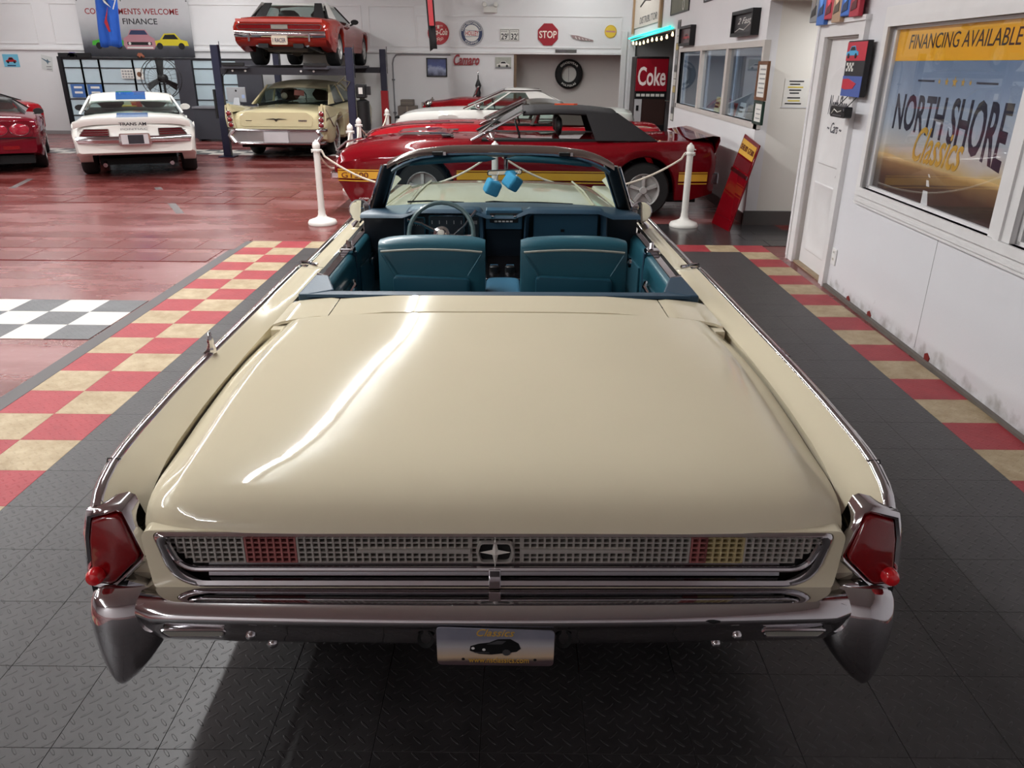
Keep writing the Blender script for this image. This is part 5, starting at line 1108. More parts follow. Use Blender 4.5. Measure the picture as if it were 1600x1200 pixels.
# banner (hangs clear of the ledge)
BNT = lambda p: Vector((p[0], BY-.055-p[2], p[1]))
bn = board('wall_banner', 'large wall banner reading consignments welcome, with printed muscle cars, above the glass partition', 'banner', BNT, -11.04, -8.23, 1.905, 3.9, gradient('banner_print', [(0, (44, 44, 50)), (.14, (72, 72, 78)), (.32, (150, 152, 156)), (.6, (196, 196, 198)), (1, (212, 212, 214))], 2, 1.9, 3.4, .10, 5), .008)
text_mesh('lettering', 'CONSIGNMENTS WELCOME', c_('maroon_ink', (150, 36, 40)), bn, BNT, -10.84, 2.88, 2.34, .135, .002, 0, .009, None, .012)
text_mesh('lettering', 'FREE', INK, bn, BNT, -10.46, 2.655, .44, .135, .002, 0, .009, None, .012); text_mesh('lettering', 'FINANCE', INK, bn, BNT, -9.93, 2.655, .87, .135, .002, 0, .009, None, .012)
for u, m, w in ((-10.80, c_('print_green', (70, 170, 50)), .85), (-9.27, c_('print_yellow', (214, 196, 40)), .92)): little_car(BNT, u, 2.07, w, .40, .009, m, bn)
# head-on printed car in the middle
flat('printed_car', [(-10.0, 2.18), (-9.98, 2.33), (-9.86, 2.40), (-9.78, 2.54), (-9.40, 2.54), (-9.32, 2.40), (-9.20, 2.33), (-9.18, 2.18), (-9.24, 2.08), (-9.94, 2.08)], BNT, .009, .012, c_('print_rose', (186, 130, 140)), bn)
flat('printed_glass', [(-9.83, 2.42), (-9.76, 2.52), (-9.42, 2.52), (-9.35, 2.42)], BNT, .012, .013, NAVYP, bn); MB(BNT).box(-9.90, -9.28, 2.18, 2.25, .012, .013).build('printed_grille', BLACK, bn, 0)
MB(BNT).box(-9.92, -9.26, 2.10, 2.14, .012, .013).build('printed_bumper', OFFW, bn, 0)
for u in (-9.84, -9.34): disc('printed_lamp', u, 2.215, .035, BNT, .013, .014, OFFW, bn, 10)
for u in (-11.0, -9.9, -8.27): disc('grommet', u, 3.19, .02, BNT, .009, .013, STEEL, bn, 8)
# blue pennant hanging in front of it
fl = MB()
fl.rows([[(-9.46+.5*i/8+(.03*(1-j/10)), 19.0+.05*math.sin(i*1.6+j*.5), 3.7-1.6*j/10-.02*math.sin(i*1.3)*(j/10)) for i in range(9)] for j in range(11)])
fl = fl.build('hanging_flag', c_('blue_flag_cloth', (40, 92, 186), .8), None, 60, solid=.006); tag(fl, 'blue flag with a red and white mark hanging before the wall banner', 'flag')
FT = lambda p: Vector((p[0], 18.93-p[2], p[1]))
flat('flag_mark', [(-9.26, 2.62), (-9.13, 2.92), (-9.20, 2.66), (-9.16, 2.42), (-9.20, 2.40), (-9.27, 2.60)], FT, 0, .004, REDP, fl); flat('flag_mark', [(-9.30, 3.2), (-9.06, 2.90), (-9.20, 3.0), (-9.26, 3.22)], FT, 0, .004, OFFW, fl)
text_mesh('flag_number', '7', OFFW, fl, FT, -9.03, 2.86, .12, .22, .003, .2)
MB().tube([(-9.5, 19, 3.72), (-8.9, 19, 3.72)], .012, 6).build('flag_pole', STEEL, fl); MB().tube([(-9.2, 19, 3.72), (-9.2, 19, CEIL)], .004, 4).build('flag_cord', WHITE, fl)
# narrow black and red flag
f2 = MB().rows([[(-1.98+.08*i+.09*j/8, 18+.03*math.sin(i*2+j), 3.6-1.5*j/8-(.05 if i == 0 and j == 8 else 0)) for i in range(3)] for j in range(9)]).build('hanging_flag', c_('black_flag_cloth', (26, 24, 26), .8), None, 60, solid=.006); tag(f2, 'narrow black flag with a red panel hanging in front of the round red sign', 'flag')
MB(lambda p: Vector((p[0], 17.94-p[2], p[1]))).rows([[(-1.94+.05*i+.085*(3.6-z)/1.5, z, .0) for i in range(3)] for z in (2.55, 2.8, 3.1, 3.5)]).build('flag_panel', REDP, f2, 0, solid=.004)
MB().tube([(-1.96, 18, 3.6), (-1.9, 18, CEIL)], .006, 5).build('flag_pole', STEEL, f2)
# small prints far left
p1 = board('wall_print', 'small blue print with a red car on the wall at far left', 'poster', BT_, -13.20, -12.80, 1.64, 1.94, c_('sky_blue_print', (112, 186, 214)), .008); little_car(BT_, -13.14, 1.72, .28, .15, .009, REDP, p1)
MB(BT_).box(-13.12, -12.90, 1.66, 1.685, .009, .011).build('caption_bar', NAVYP, p1, 0)
p2 = MB(BT_).prism([(-12.25, 1.60), (-11.98, 1.54), (-11.93, 1.88), (-12.20, 1.94)], .001, .008).build('wall_print', c_('pale_print', (206, 208, 206)), None, 0); tag(p2, 'tilted white print with a small plane beside the blue print', 'poster')
flat('printed_plane', [(-12.2, 1.86), (-12.08, 1.80), (-12.06, 1.84), (-12.03, 1.78), (-11.97, 1.77), (-12.05, 1.75), (-12.07, 1.70), (-12.10, 1.77), (-12.2, 1.84)], BT_, .008, .010, c_('steel_blue_print', (88, 110, 124)), p2)
for v in (1.64, 1.58): MB(BT_).box(-12.12, -11.99, v, v+.025, .008, .010).build('caption_bar', c_('grey_print', (150, 150, 150)), p2, 0)
# signs over the ledge
CREAML = c_('cream_letters', (240, 228, 214))
s1 = disc('round_sign', -2.01, 2.515, .27, BT_, .002, .02, REDP, None); tag(s1, 'round red sign with white script, half behind the narrow black flag', 'sign')
text_mesh('lettering', 'Coca-Cola', CREAML, s1, BT_, -2.24, 2.47, .46, .15, .003, .4, .02, None, .015); text_mesh('lettering', 'ALWAYS', CREAML, s1, BT_, -2.12, 2.665, .22, .035, .003, 0, .02)
for i in range(5): disc('printed_ring', -2.10+i*.045, 2.39-.03*(i % 2), .028, BT_, .02, .023, CREAML, s1, 12, 1, .02)
flat('printed_bottle', [(-2.03, 2.70), (-1.99, 2.70), (-1.985, 2.62), (-2.035, 2.62)], BT_, .02, .023, CREAML, s1)
s2 = disc('round_sign', -1.17, 2.52, .295, BT_, .002, .02, NAVYP, None); tag(s2, 'round navy and white sign with a red word across the middle, on the back wall', 'sign')
disc('white_field', -1.17, 2.52, .195, BT_, .02, .022, OFFW, s2); disc('white_rim', -1.17, 2.52, .285, BT_, .02, .022, OFFW, s2, 28, 1, .272)
flat('name_panel', [(-1.35, 2.43), (-1.36, 2.60), (-.98, 2.57), (-.98, 2.45)], BT_, .022, .024, NAVYP, s2); flat('name_field', [(-1.34, 2.44), (-1.345, 2.59), (-.99, 2.56), (-.99, 2.46)], BT_, .024, .025, OFFW, s2)
text_mesh('lettering', 'HOLLEY', c_('red_ink', (178, 34, 48)), s2, BT_, -1.325, 2.465, .33, .105, .002, 0, .025, None, .015)
def arc_text(s, cx, cz, r, h, a0, a1, m, par, T, d, flip=False):
    def wp(a, b):
        ang = a0+(a1-a0)*a; rr = r+(h*(b-.5)*(-1 if flip else 1)); return (cx+rr*math.sin(ang), cz+rr*math.cos(ang))
    text_mesh('lettering', s, m, par, lambda p: T(p), 0, 0, 1, 1, .003, 0, d, wp, .02)
arc_text('HIGH PERFORMANCE', -1.17, 2.52, .235, .05, -1.35, 1.35, OFFW, s2, BT_, .02); arc_text('EQUIPPED', -1.17, 2.52, .235, .05, PI+.75, PI-.75, OFFW, s2, BT_, .02, True)
s3 = board('price_sign', 'white two-part petrol price sign with black numbers on the back wall', 'sign', BT_, -.46, .03, 2.345, 2.63, OFFW, .015)
for u0, u1 in ((-.45, -.22), (-.205, .02)):
    for a, b_, c, d in ((u0, u1, 2.36, 2.37), (u0, u1, 2.605, 2.615), (u0, u0+.008, 2.36, 2.61), (u1-.008, u1, 2.36, 2.61)): MB(BT_).box(a, b_, c, d, .016, .018).build('printed_rule', INK, s3, 0)
for s, u in (("29'", -.425), ("32'", -.18)): text_mesh('lettering', s, INK, s3, BT_, u, 2.38, .18, .145, .002, 0, .016, None, .015)
for s, u in (('REGULAR', -.43), ('ETHYL', -.17)): text_mesh('lettering', s, INK, s3, BT_, u, 2.555, .16, .03, .002, 0, .016)
s4 = MB(BT_).prism([(.755+.275*math.cos(PI/8+PI/4*i), 2.505+.275*math.sin(PI/8+PI/4*i)) for i in range(8)], .002, .02).build('stop_sign', c_('stop_red', (158, 30, 44), .4), None, 0); tag(s4, 'red octagonal stop sign on the back wall', 'sign')
text_mesh('lettering', 'STOP', CREAML, s4, BT_, .535, 2.42, .44, .17, .003, 0, .02, None, .02)
s5 = MB(BT_).prism([(1.33, 2.50), (1.50, 2.485), (1.90, 2.385), (1.91, 2.36), (1.62, 2.37), (1.40, 2.42)], .002, .03).build('wing_ornament', c_('grey_rose_ornament', (150, 126, 126), .4), None, 0); tag(s5, 'long narrow wing-shaped ornament right of the stop sign', 'ornament')
for i in range(5): flat('ornament_rib', [(1.44+i*.085, 2.465-i*.018), (1.46+i*.085, 2.465-i*.018), (1.49+i*.085, 2.40-i*.006), (1.47+i*.085, 2.40-i*.006)], BT_, .03, .034, OFFW, s5)
s6 = disc('round_sign', 2.33, 2.585, .15, BT_, .002, .018, c_('sign_yellow', (226, 192, 66)), None); tag(s6, 'small round yellow sign at the right end of the back wall', 'sign')
flat('printed_band', [(2.21, 2.57), (2.21, 2.61), (2.45, 2.60), (2.45, 2.56)], BT_, .018, .02, c_('rose_band', (196, 140, 130)), s6); disc('printed_rim', 2.33, 2.585, .145, BT_, .018, .02, c_('gold_rim', (196, 156, 40)), s6, 24, 1, .132)
# emergency light
em_ = board('emergency_light', 'white twin-head emergency light high on the back wall', 'light', BT_, -.86, -.53, 2.99, 3.13, OFFW, .09)
for u in (-.84, -.56): MB().lathe([(.0, -.06), (.05, -.055), (.06, -.03), (.06, .03), (.03, .05), (0, .05)], 14, (u, BY-.08, 3.17), 'y').build('lamp_head', OFFW, em_); MB().tube([(u, BY-.06, 3.12), (u, BY-.07, 3.16)], .02, 6).build('lamp_neck', OFFW, em_)
pl_ = board('name_plate', 'dark grey name plate over the recess in the back wall', 'sign', BT_, .95, 1.49, 2.085, 2.16, c_('plate_grey', (92, 90, 88)), .06)
text_mesh('lettering', 'PARTS DEPT', c_('pale_letters', (170, 168, 164)), pl_, BT_, 1.0, 2.105, .44, .035, .002, 0, .061) if False else MB(BT_).box(1.0, 1.22, 2.10, 2.145, .061, .064).build('plate_panel', DCHROME, pl_, 0)
pc = board('wall_picture', 'dark blue night picture on the back wall left of the red script', 'picture', BT_, -2.32, -1.83, 1.51, 1.92, gradient('night_print', [(0, (40, 44, 70)), (.4, (150, 160, 190)), (.6, (60, 74, 130)), (1, (44, 52, 104))], 2, 1.51, 1.92, .6, 9), .02)
for a, b_, c, d in ((-2.34, -1.81, 1.49, 1.52), (-2.34, -1.81, 1.91, 1.94), (-2.34, -2.31, 1.49, 1.94), (-1.84, -1.81, 1.49, 1.94)): MB(BT_).box(a, b_, c, d, .001, .03).build('picture_frame', BLACK, pc, 0)
cs = MB(BT_).tube([(-1.62, 1.78, .02), (-1.3, 1.78, .02), (-1.0, 1.84, .02)], .006, 5).build('script_sign', c_('script_red', (150, 30, 40), .4), None); tag(cs, 'red script word sign fixed to the back wall', 'sign')
text_mesh('lettering', 'Camaro', MATS['script_red'], cs, BT_, -1.64, 1.77, .66, .26, .03, .35, .002, None, .02)
pq = board('wall_picture', 'small grey picture of a pale car right of the red script', 'picture', BT_, -.575, -.165, 1.70, 1.97, c_('grey_green_print', (168, 170, 160), .5, var=.3, scale=7), .015); little_car(BT_, -.54, 1.73, .33, .15, .017, OFFW, pq)
MB(BT_).box(-.57, -.17, 1.705, 1.735, .0165, .018).build('printed_ground', STEEL, pq, 0)
# tyre in the recess
RTB = lambda p: Vector((p[0], BY+.8-p[2], p[1]))
ty = MB(RTB).lathe([(.20, .0), (.31, .0), (.36, .03), (.37, .09), (.36, .15), (.31, .18), (.20, .17)], 36, (1.36, 1.575, 0), 'z', False).build('display_tyre', RUBBER, None, 50); tag(ty, 'black tyre hung on the wall of the recess', 'tyre')
disc('tyre_disc', 1.36, 1.575, .20, RTB, .02, .05, OFFW, ty); MB(RTB).box(1.352, 1.362, 1.39, 1.76, .05, .053).build('disc_seam', STEEL, ty, 0)
for a0, s in ((-.9, 'GOODYEAR'), (2.2, 'POLYGLAS')): arc_text(s, 1.36, 1.575, .285, .05, a0 if a0 < 0 else PI+.7, -a0 if a0 < 0 else PI-.7, OFFW, ty, RTB, .183, a0 > 0)
# conduit
cd = MB().tube([(-3.2, BY-.03, .2), (-3.2, BY-.03, 1.80), (-3.17, BY-.03, 1.92), (-3.10, BY-.03, 2.0), (-2.95, BY-.03, 2.02), (-1.72, BY-.03, 2.02)], .018, 8).build('conduit_pipe', c_('conduit_grey', (150, 150, 154), .4, metal=.6)); tag(cd, 'grey conduit running down the back wall left of the pictures', 'pipe')
for z in (.6, 1.4): MB().box(-3.24, -3.16, BY-.055, BY, z, z+.03).build('pipe_strap', STEEL, cd, 0)
# stacked grey boxes and boards
bx = MB().box(-3.10, -2.6, BY-.55, BY-.1, 0, .42).build('grey_carton', c_('grey_carton', (120, 112, 104), .7), None, 0, bevel=.01); tag(bx, 'large grey carton on the floor under the conduit', 'box')
MB().box(-2.87, -2.83, BY-.553, BY-.55, 0, .42).build('tape_strip', c_('carton_tape', (150, 140, 124)), bx, 0)
bx2 = MB().box(-3.05, -2.58, BY-.54, BY-.1, .425, .80).build('grey_carton', MATS['grey_carton'], None, 0, bevel=.01); tag(bx2, 'grey carton standing on the large grey carton', 'box'); MB().box(-2.83, -2.79, BY-.543, BY-.54, .425, .80).build('tape_strip', MATS['carton_tape'], bx2, 0)
bx3 = MB().box(-2.98, -2.66, BY-.5, BY-.15, .805, .95).build('grey_carton', MATS['grey_carton'], None, 0, bevel=.01); tag(bx3, 'small grey carton on top of the carton stack', 'box'); MB().box(-2.98, -2.66, BY-.503, BY-.5, .87, .88).build('lid_edge', MATS['carton_tape'], bx3, 0)
for i, (x, h, lb_) in enumerate(((-3.52, .62, 'brown plank leaning on the back wall, nearer the lift'), (-3.40, .52, 'shorter brown plank leaning on the back wall beside the cartons'))):
    o = MB().hexa([(x, BY-.16, 0), (x+.09, BY-.16, 0), (x+.09, BY-.13, 0), (x, BY-.13, 0)], [(x, BY-.035, h), (x+.09, BY-.035, h), (x+.09, BY-.005, h), (x, BY-.005, h)]).build('wood_plank', c_('plank_brown', (112, 82, 60), .7), None, 0); tag(o, lb_, 'plank')
st = MB().lathe([(.0, 0), (.16, 0), (.16, .02), (.03, .05), (.02, .3), (.02, .9), (.05, 1.0), (.07, 1.12), (.05, 1.2), (.08, 1.3), (.05, 1.38), (.02, 1.45), (.012, 1.6), (0, 1.62)], 12, (-1.0, 20.95, 0)).build('gas_torchere', c_('black_iron', (30, 30, 32), .4)); tag(st, 'slim black stand with a chrome tip behind the red roadster', 'stand')
MB().lathe([(.014, 1.45), (.02, 1.52), (.008, 1.64), (0, 1.65)], 8, (-1.0, 20.95, 0)).build('stand_tip', CHROME, st)
# ------------------------------------------------------------------ glass partition, desk, screen, fan
gp = thing('glass_partition', 'black framed partition of pale glass panes along the back wall behind the white coupe', 'partition', (-9.0, 20.6, 0)); gp.location = (0, 20.6, 0)
FRM = c_('black_frame', (26, 26, 30), .4); PANE = c_('frosted_pane', (186, 204, 212), .25, var=.05, coat=.3); COLM = c_('dark_grey_column', (64, 64, 72), .5)
cols = [(-11.28, -10.86), (-10.82, -10.42), (-10.38, -9.58), (-9.54, -8.98), (-8.94, -8.50), (-8.06, -7.42), (-7.38, -7.0)]
zr = [.16, .52, .91, 1.28, 1.64, 1.84][:]
MB().box(-11.40, -11.30, -.05, .1, 0, 1.90).build('partition_post', FRM, gp, 0); MB().box(-11.40, -6.25, -.03, .03, 1.84, 1.88).build('top_rail', FRM, gp, 0); MB().box(-11.40, -6.25, -.05, .05, 0, .16).build('base_panel', FRM, gp, 0)
MB().box(-8.48, -8.08, -.09, .06, 0, 1.84).build('dark_column', COLM, gp, 0); MB().box(-6.98, -6.37, -.06, .04, .16, 1.84).build('dark_column', COLM, gp, 0)
for a, b_ in cols:
    for x in (a-.02, b_+.02): MB().box(x-.018, x+.018, -.025, .025, .16, 1.84).build('frame_bar', FRM, gp, 0)
    for z0, z1 in zip(zr[:-1], zr[1:]):
        MB().box(a, b_, -.006, .006, z0+.012, z1-.012).build('glass_panel', PANE, gp, 0); MB().box(a, b_, -.02, .02, z1-.012, z1+.012).build('frame_bar', FRM, gp, 0)
for i, (x0, x1, m_) in enumerate(((-11.2, -10.86, 'blue_screen'), (-10.78, -10.42, 'blue_screen'))):
    o = MB().box(x0, x1, -.04, -.03, .95, 1.26).build('blue_placard', c_(m_, (70, 108, 168), .4), gp, 0)
    for z in (1.16, 1.04): MB().box(x0+.08, x1-.06, -.043, -.04, z, z+.05).build('placard_line', OFFW, o, 0)
wc_ = MB().box(-9.86, -9.56, 20.54, 20.56, 1.40, 1.62).build('wall_chart', OFFW, None, 0); tag(wc_, 'white chart sheet stuck on the glass partition', 'notice')
for i in range(3):
    for j in range(4): MB().box(-9.84+.07*j, -9.79+.07*j, 20.536, 20.54, 1.42+.065*i, 1.46+.065*i).build('chart_cell', c_('grey_print', 0), wc_, 0)
wd_ = MB().box(-9.50, -9.32, 20.54, 20.56, 1.38, 1.64).build('cartoon_sheet', OFFW, None, 0); tag(wd_, 'small white sheet with a round drawing on the glass partition', 'notice'); MB(lambda p: Vector((p[0], 20.538-p[2], p[1]))).lathe([(.04, 0), (.06, 0), (.06, .004), (.04, .004)], 14, (-9.41, 1.5, 0)).build('round_drawing', BRN, wd_, 0)
for i, (x, w, m_, lb_) in enumerate(((-11.0, .26, c_('purple_toy', (62, 50, 130)), 'purple model car on top of the partition, left end'), (-9.33, .14, c_('brown_toy', (150, 84, 60)), 'small brown toy on top of the partition'))):
    o = MB().prism([(x-w/2, 1.882), (x+w/2, 1.882), (x+w/2, 1.93), (x+w*.25, 1.95), (x+w*.1, 1.99), (x-w*.25, 1.99), (x-w*.45, 1.94)], 20.54, 20.66, 'y').build('toy_car', m_, None, 0, bevel=.008); tag(o, lb_, 'toy')
    for sx in (-.3, .3): MB().lathe([(.022, -.07), (.022, .07)], 10, (x+sx*w, 20.6, 1.90), 'y').build('toy_wheel', BLACK, o)
MB().box(-11.35, -10.55, -.06, .0, 1.88, 1.98).build('black_cloth', c_('black_cloth', (24, 24, 26), .8), gp, 0)
dk = thing('reception_desk', 'grey reception desk with a dark front panel under the lift', 'desk', (-6.85, 19.9, 0))
MB().box(-1.0, .9, -.3, .4, .76, .80).build('desk_top', c_('desk_grey', (120, 120, 126), .4), dk, 0); MB().box(-.98, .88, -.26, -.22, .05, .76).build('desk_front', c_('desk_dark', (58, 60, 68), .5), dk, 0)
for x in (-.96, .82): MB().box(x, x+.05, -.22, .38, 0, .76).build('desk_side', MATS['desk_dark'], dk, 0)
im = thing('desktop_screen', 'silver desktop computer seen from the back on the grey desk', 'computer', (-6.83, 19.9, .801))
MB().box(-.23, .23, -.02, .01, .10, .44).build('screen_shell', c_('silver_shell', (178, 180, 184), .35, metal=.4), im, 0, bevel=.008); MB().hexa([(-.09, -.10, 0), (.09, -.10, 0), (.09, .09, 0), (-.09, .09, 0)], [(-.06, -.03, .2), (.06, -.03, .2), (.06, -.02, .2), (-.06, -.02, .2)]).build('screen_stand', MATS['silver_shell'], im, 0)
MB(lambda p: Vector((p[0], -.021-p[2], p[1]))).prism([(.0+.022*math.cos(a), .36+.026*math.sin(a)) for a in [2*PI*i/12 for i in range(12)]], 0, .003).build('shell_emblem', BLACK, im, 0)
MB(lambda p: Vector((p[0], -.021-p[2], p[1]))).box(.13, .20, .19, .27, 0, .003).build('paper_note', c_('lilac_note', (170, 190, 226)), im, 0)
ph = MB().box(-6.30, -6.02, 19.75, 20.0, .80, .88).build('desk_phone', c_('grey_phone', (150, 156, 160), .4), None, 0, bevel=.01); tag(ph, 'grey phone on the reception desk right of the computer', 'phone'); MB().box(-6.28, -6.2, 19.77, 19.98, .88, .91).build('handset', BLACK, ph, 0, bevel=.01)
fn = thing('pedestal_fan', 'large black pedestal fan with three blades before the glass partition', 'fan', (-8.53, 19.8, 0))
MB().lathe([(0, 0), (.32, 0), (.32, .03), (.06, .06), (.03, .08)], 20).build('fan_base', BLACK, fn); MB().tube([(0, .05, .05), (0, .05, 1.43)], .03, 8).build('fan_pole', BLACK, fn)
FNT = lambda p: Vector((p[0], -.06-p[2], 1.43+p[1]))
MB(FNT).lathe([(0, -.2), (.09, -.18), (.10, 0), (.06, .03), (0, .04)], 14).build('fan_motor', BLACK, fn)
for k in range(3):
    a = PI/2+2*PI*k/3; ca, sa = math.cos(a), math.sin(a)
    MB(FNT).hexa([(ca*r-sa*w, sa*r+ca*w, h) for r, w, h in ((.05, -.045, -.02), (.40, -.085, -.05), (.40, .085, .03), (.05, .045, .0))], [(ca*r-sa*w, sa*r+ca*w, h+.008) for r, w, h in ((.05, -.045, -.02), (.40, -.085, -.05), (.40, .085, .03), (.05, .045, .0))]).build('fan_blade', BLACK, fn, 0)
cg = MB(FNT)
for h in (.09, -.09): cg.tube([(.45*math.cos(2*PI*i/32), .45*math.sin(2*PI*i/32), h) for i in range(32)], .010, 5, closed=True)
cg.tube([(.28*math.cos(2*PI*i/24), .28*math.sin(2*PI*i/24), .10) for i in range(24)], .004, 4, closed=True)
for i in range(24): a = 2*PI*i/24; cg.tube([(.06*math.cos(a), .06*math.sin(a), .11), (.30*math.cos(a), .30*math.sin(a), .11), (.45*math.cos(a), .45*math.sin(a), .05), (.45*math.cos(a), .45*math.sin(a), -.09)], .003, 3)
cg.build('fan_cage', c_('cage_wire', (40, 40, 42), .4), fn, kind='stuff')
bg = MB().hexa([(-8.15, 19.2, 0), (-7.88, 19.2, 0), (-7.88, 19.42, 0), (-8.15, 19.42, 0)], [(-8.16, 19.22, .55), (-7.87, 19.22, .55), (-7.87, 19.40, .55), (-8.16, 19.40, .55)]).build('paper_bag', c_('kraft_paper', (150, 116, 88), .8), None, 0); tag(bg, 'brown paper bag standing on the floor by the partition', 'bag'); MB().tube([(-8.08, 19.3, .54), (-8.06, 19.3, .66), (-7.98, 19.3, .66), (-7.96, 19.3, .54)], .008, 5).build('bag_handle', MATS['kraft_paper'], bg)
# ------------------------------------------------------------------ four-post lift
LNAVY = c_('lift_navy', (26, 28, 54), .4, coat=.3); lf = thing('car_lift', 'dark navy four-post car lift carrying the orange-red car', 'lift', (-4.62, 18.45, 0))
def post(x, y, h, low=None):
    o = MB().box(x-.075, x+.075, y-.06, y+.06, .02, h).build('lift_post', LNAVY, lf, 0, bevel=.01)
    MB().box(x-.16, x+.16, y-.14, y+.14, 0, .02).build('foot_plate', LNAVY, o, 0); MB().tube([(x+.10, y-.02, h+.06), (x+.10, y-.02, h-.55)], .008, 5).build('lock_rod', DCHROME, o)
    if low: MB().box(x-.085, x+.085, y-.075, y+.075, .02, low).build('post_cover', REDP, o, 0)
post(-1.33, -2.05, 2.12); post(1.30, -2.05, 2.09); post(-1.33, 2.05, 2.1); post(1.30, 2.05, 2.12, 1.17)
for y in (-2.05, 2.05): MB().box(-1.25, 1.22, y-.06, y+.06, 1.58, 1.71).build('cross_beam', c_('beam_dark', (36, 34, 42), .4), lf, 0)
for x in (-1.0, -.75, .35, .6): MB().lathe([(0, -.03), (.02, -.03), (.02, 0)], 8, (x, -2.12, 1.65), 'y').build('beam_bolt', WHITE, lf)
for x in (-.93, .67): MB().box(x-.24, x+.24, -2.25, 2.3, 1.69, 1.745).build('runway', c_('runway_grey', (70, 70, 78), .5), lf, 0); MB().box(x-.22, x+.22, -2.3, -2.25, 1.745, 1.80).build('wheel_stop', BLACK, lf, 0)
mb_ = MB().box(1.40, 1.60, -2.14, -1.95, 1.16, 1.42).build('motor_unit', BLACK, lf, 0, bevel=.02); MB().box(1.46, 1.54, -2.15, -2.14, 1.24, 1.36).build('motor_label', OFFW, mb_, 0); MB().box(1.60, 1.68, -2.1, -2.0, 1.22, 1.38).build('motor_cap', BLACK, mb_, 0)
MB().lathe([(0, .55), (.13, .55), (.13, 1.10), (.05, 1.14), (0, 1.14)], 14, (1.52, -2.05, 0)).build('oil_tank', BLACK, lf)
MB().tube([(1.2, -2.12, 1.55), (1.05, -2.16, 1.42), (1.2, -2.18, 1.3), (1.3, -2.14, 1.46), (1.15, -2.12, 1.5)], .012, 6).build('hose_loop', c_('old_hose', (96, 90, 70), .6), lf)
MB().tube([(-1.1, -2.13, 1.66), (-1.2, -2.14, 1.55), (-1.24, -2.14, 1.2)], .01, 5).build('power_cable', BLACK, lf)
MB().box(-1.47, -1.43, -2.08, -2.0, .75, 1.3).build('tool_strip', BLACK, lf, 0)
# ------------------------------------------------------------------ white posts and rope
PWH = c_('white_plastic', (222, 220, 214), .4); ROPE = c_('white_rope', (214, 204, 188), .8, bump=.6, bscale=300)
def stanchion(x, y, lab, h=.97):
    r = thing('stanchion_post', lab, 'post', (x, y, 0), 0, 'white rope posts')
    MB().lathe([(0, .001), (.17, .001), (.175, .02), (.16, .05), (.10, .07), (.06, .09), (.045, .12), (.043, .16), (0, .16)], 28).build('post_base', PWH, r, 50); MB().lathe([(.040, .10), (.038, h-.10), (.0, h-.10)], 18).build('post_pole', PWH, r, 50)
    MB().lathe([(.0, h-.12), (.05, h-.12), (.052, h-.10), (.040, h-.09), (.045, h-.07), (.046, h-.045), (.035, h-.015), (.016, h-.002), (.012, h+.01), (0, h+.014)], 18).build('post_cap', PWH, r, 50)
    MB().tube([(-.055, 0, h-.13), (-.06, 0, h-.10), (.06, 0, h-.10), (.055, 0, h-.13)], .008, 6).build('rope_hook', PWH, r)
    return r
PP = [(-2.36, 9.39, 'white rope post left of the cream convertible, nearest of the left row'), (-.26, 9.45, 'white rope post seen through the windscreen of the cream convertible'), (2.05, 9.45, 'white rope post on the right, before the tail of the dark red convertible'),
      (-2.50, 12.05, 'white rope post second in the left row, by the nose of the dark red convertible'), (-2.62, 13.35, 'white rope post third in the left row, before the lift'), (-2.60, 16.2, 'white rope post farthest in the left row, by the red lift post cover')]
for p in PP: stanchion(*p)
def rope(a, b_, sag, lab, z=.865):
    pts = []
    for i in range(25):
        t = i/24; pts.append((a[0]+(b_[0]-a[0])*t+(.06 if i == 0 else -.06 if i == 24 else 0)*(1 if abs(b_[0]-a[0]) > 1 else 0), a[1]+(b_[1]-a[1])*t, z-sag*4*t*(1-t)))
    o = MB().tube(pts, .012, 6).build('barrier_rope', ROPE); tag(o, lab, 'rope', 'white barrier ropes')
rope(PP[0], PP[1], .42, 'white rope from the left post to the post behind the windscreen'); rope(PP[1], PP[2], .42, 'white rope from the middle post to the right post'); rope(PP[0], PP[3], .35, 'white rope from the nearest left post back to the second left post')
rope(PP[3], PP[4], .25, 'white rope between the second and third post of the left row'); rope(PP[4], PP[5], .3, 'white rope between the third and farthest post of the left row')
# ------------------------------------------------------------------ right wall beyond the alcove
WT = lambda p: Vector((RXW-p[2], -p[0], p[1]))                # u runs towards the camera (= -y), v up
def wframe(name, lab, cat, y0, y1, z0, z1, fm, pm, d=.03, w=.03):
    o = MB(WT).box(-y1, -y0, z0, z1, .001, d*.6).build(name, pm, None, 0); tag(o, lab, cat)
    for a, b_, c, e in ((-y1-w, -y0+w, z0-w, z0), (-y1-w, -y0+w, z1, z1+w), (-y1-w, -y1, z0, z1), (-y0, -y0+w, z0, z1)): MB(WT).box(a, b_, c, e, .001, d).build('frame_rail', fm, o, 0)
    return o
o = wframe('framed_picture', 'small black framed picture above the far end of the office window', 'picture', 13.5, 14.35, 2.16, 2.38, BLACK, c_('dark_print', (72, 50, 52), .3, var=.4, scale=8), .09, .04); little_car(WT, -14.2, 2.20, .55, .10, .055, REDP, o)
o = wframe('framed_picture', 'larger black framed sign with white script above the near end of the office window', 'picture', 9.98, 10.85, 2.20, 2.41, BLACK, c_('blackboard', (52, 50, 52), .4), .10, .04)
text_mesh('lettering', '2 Fast', OFFW, o, WT, -10.7, 2.30, .6, .07, .002, .4, .061); text_mesh('lettering', 'signature', OFFW, o, WT, -10.8, 2.22, .7, .06, .002, .5, .061) if False else MB(WT).tube([(-10.8, 2.22, .062), (-10.6, 2.25, .062), (-10.4, 2.23, .062), (-10.2, 2.28, .062), (-10.1, 2.30, .062)], .006, 4).build('white_scrawl', OFFW, o)
o = wframe('framed_certificate', 'tall brown framed certificate at the near end of the office window', 'certificate', 9.36, 9.68, 1.49, 1.84, BRN, OFFW, .03, .035)
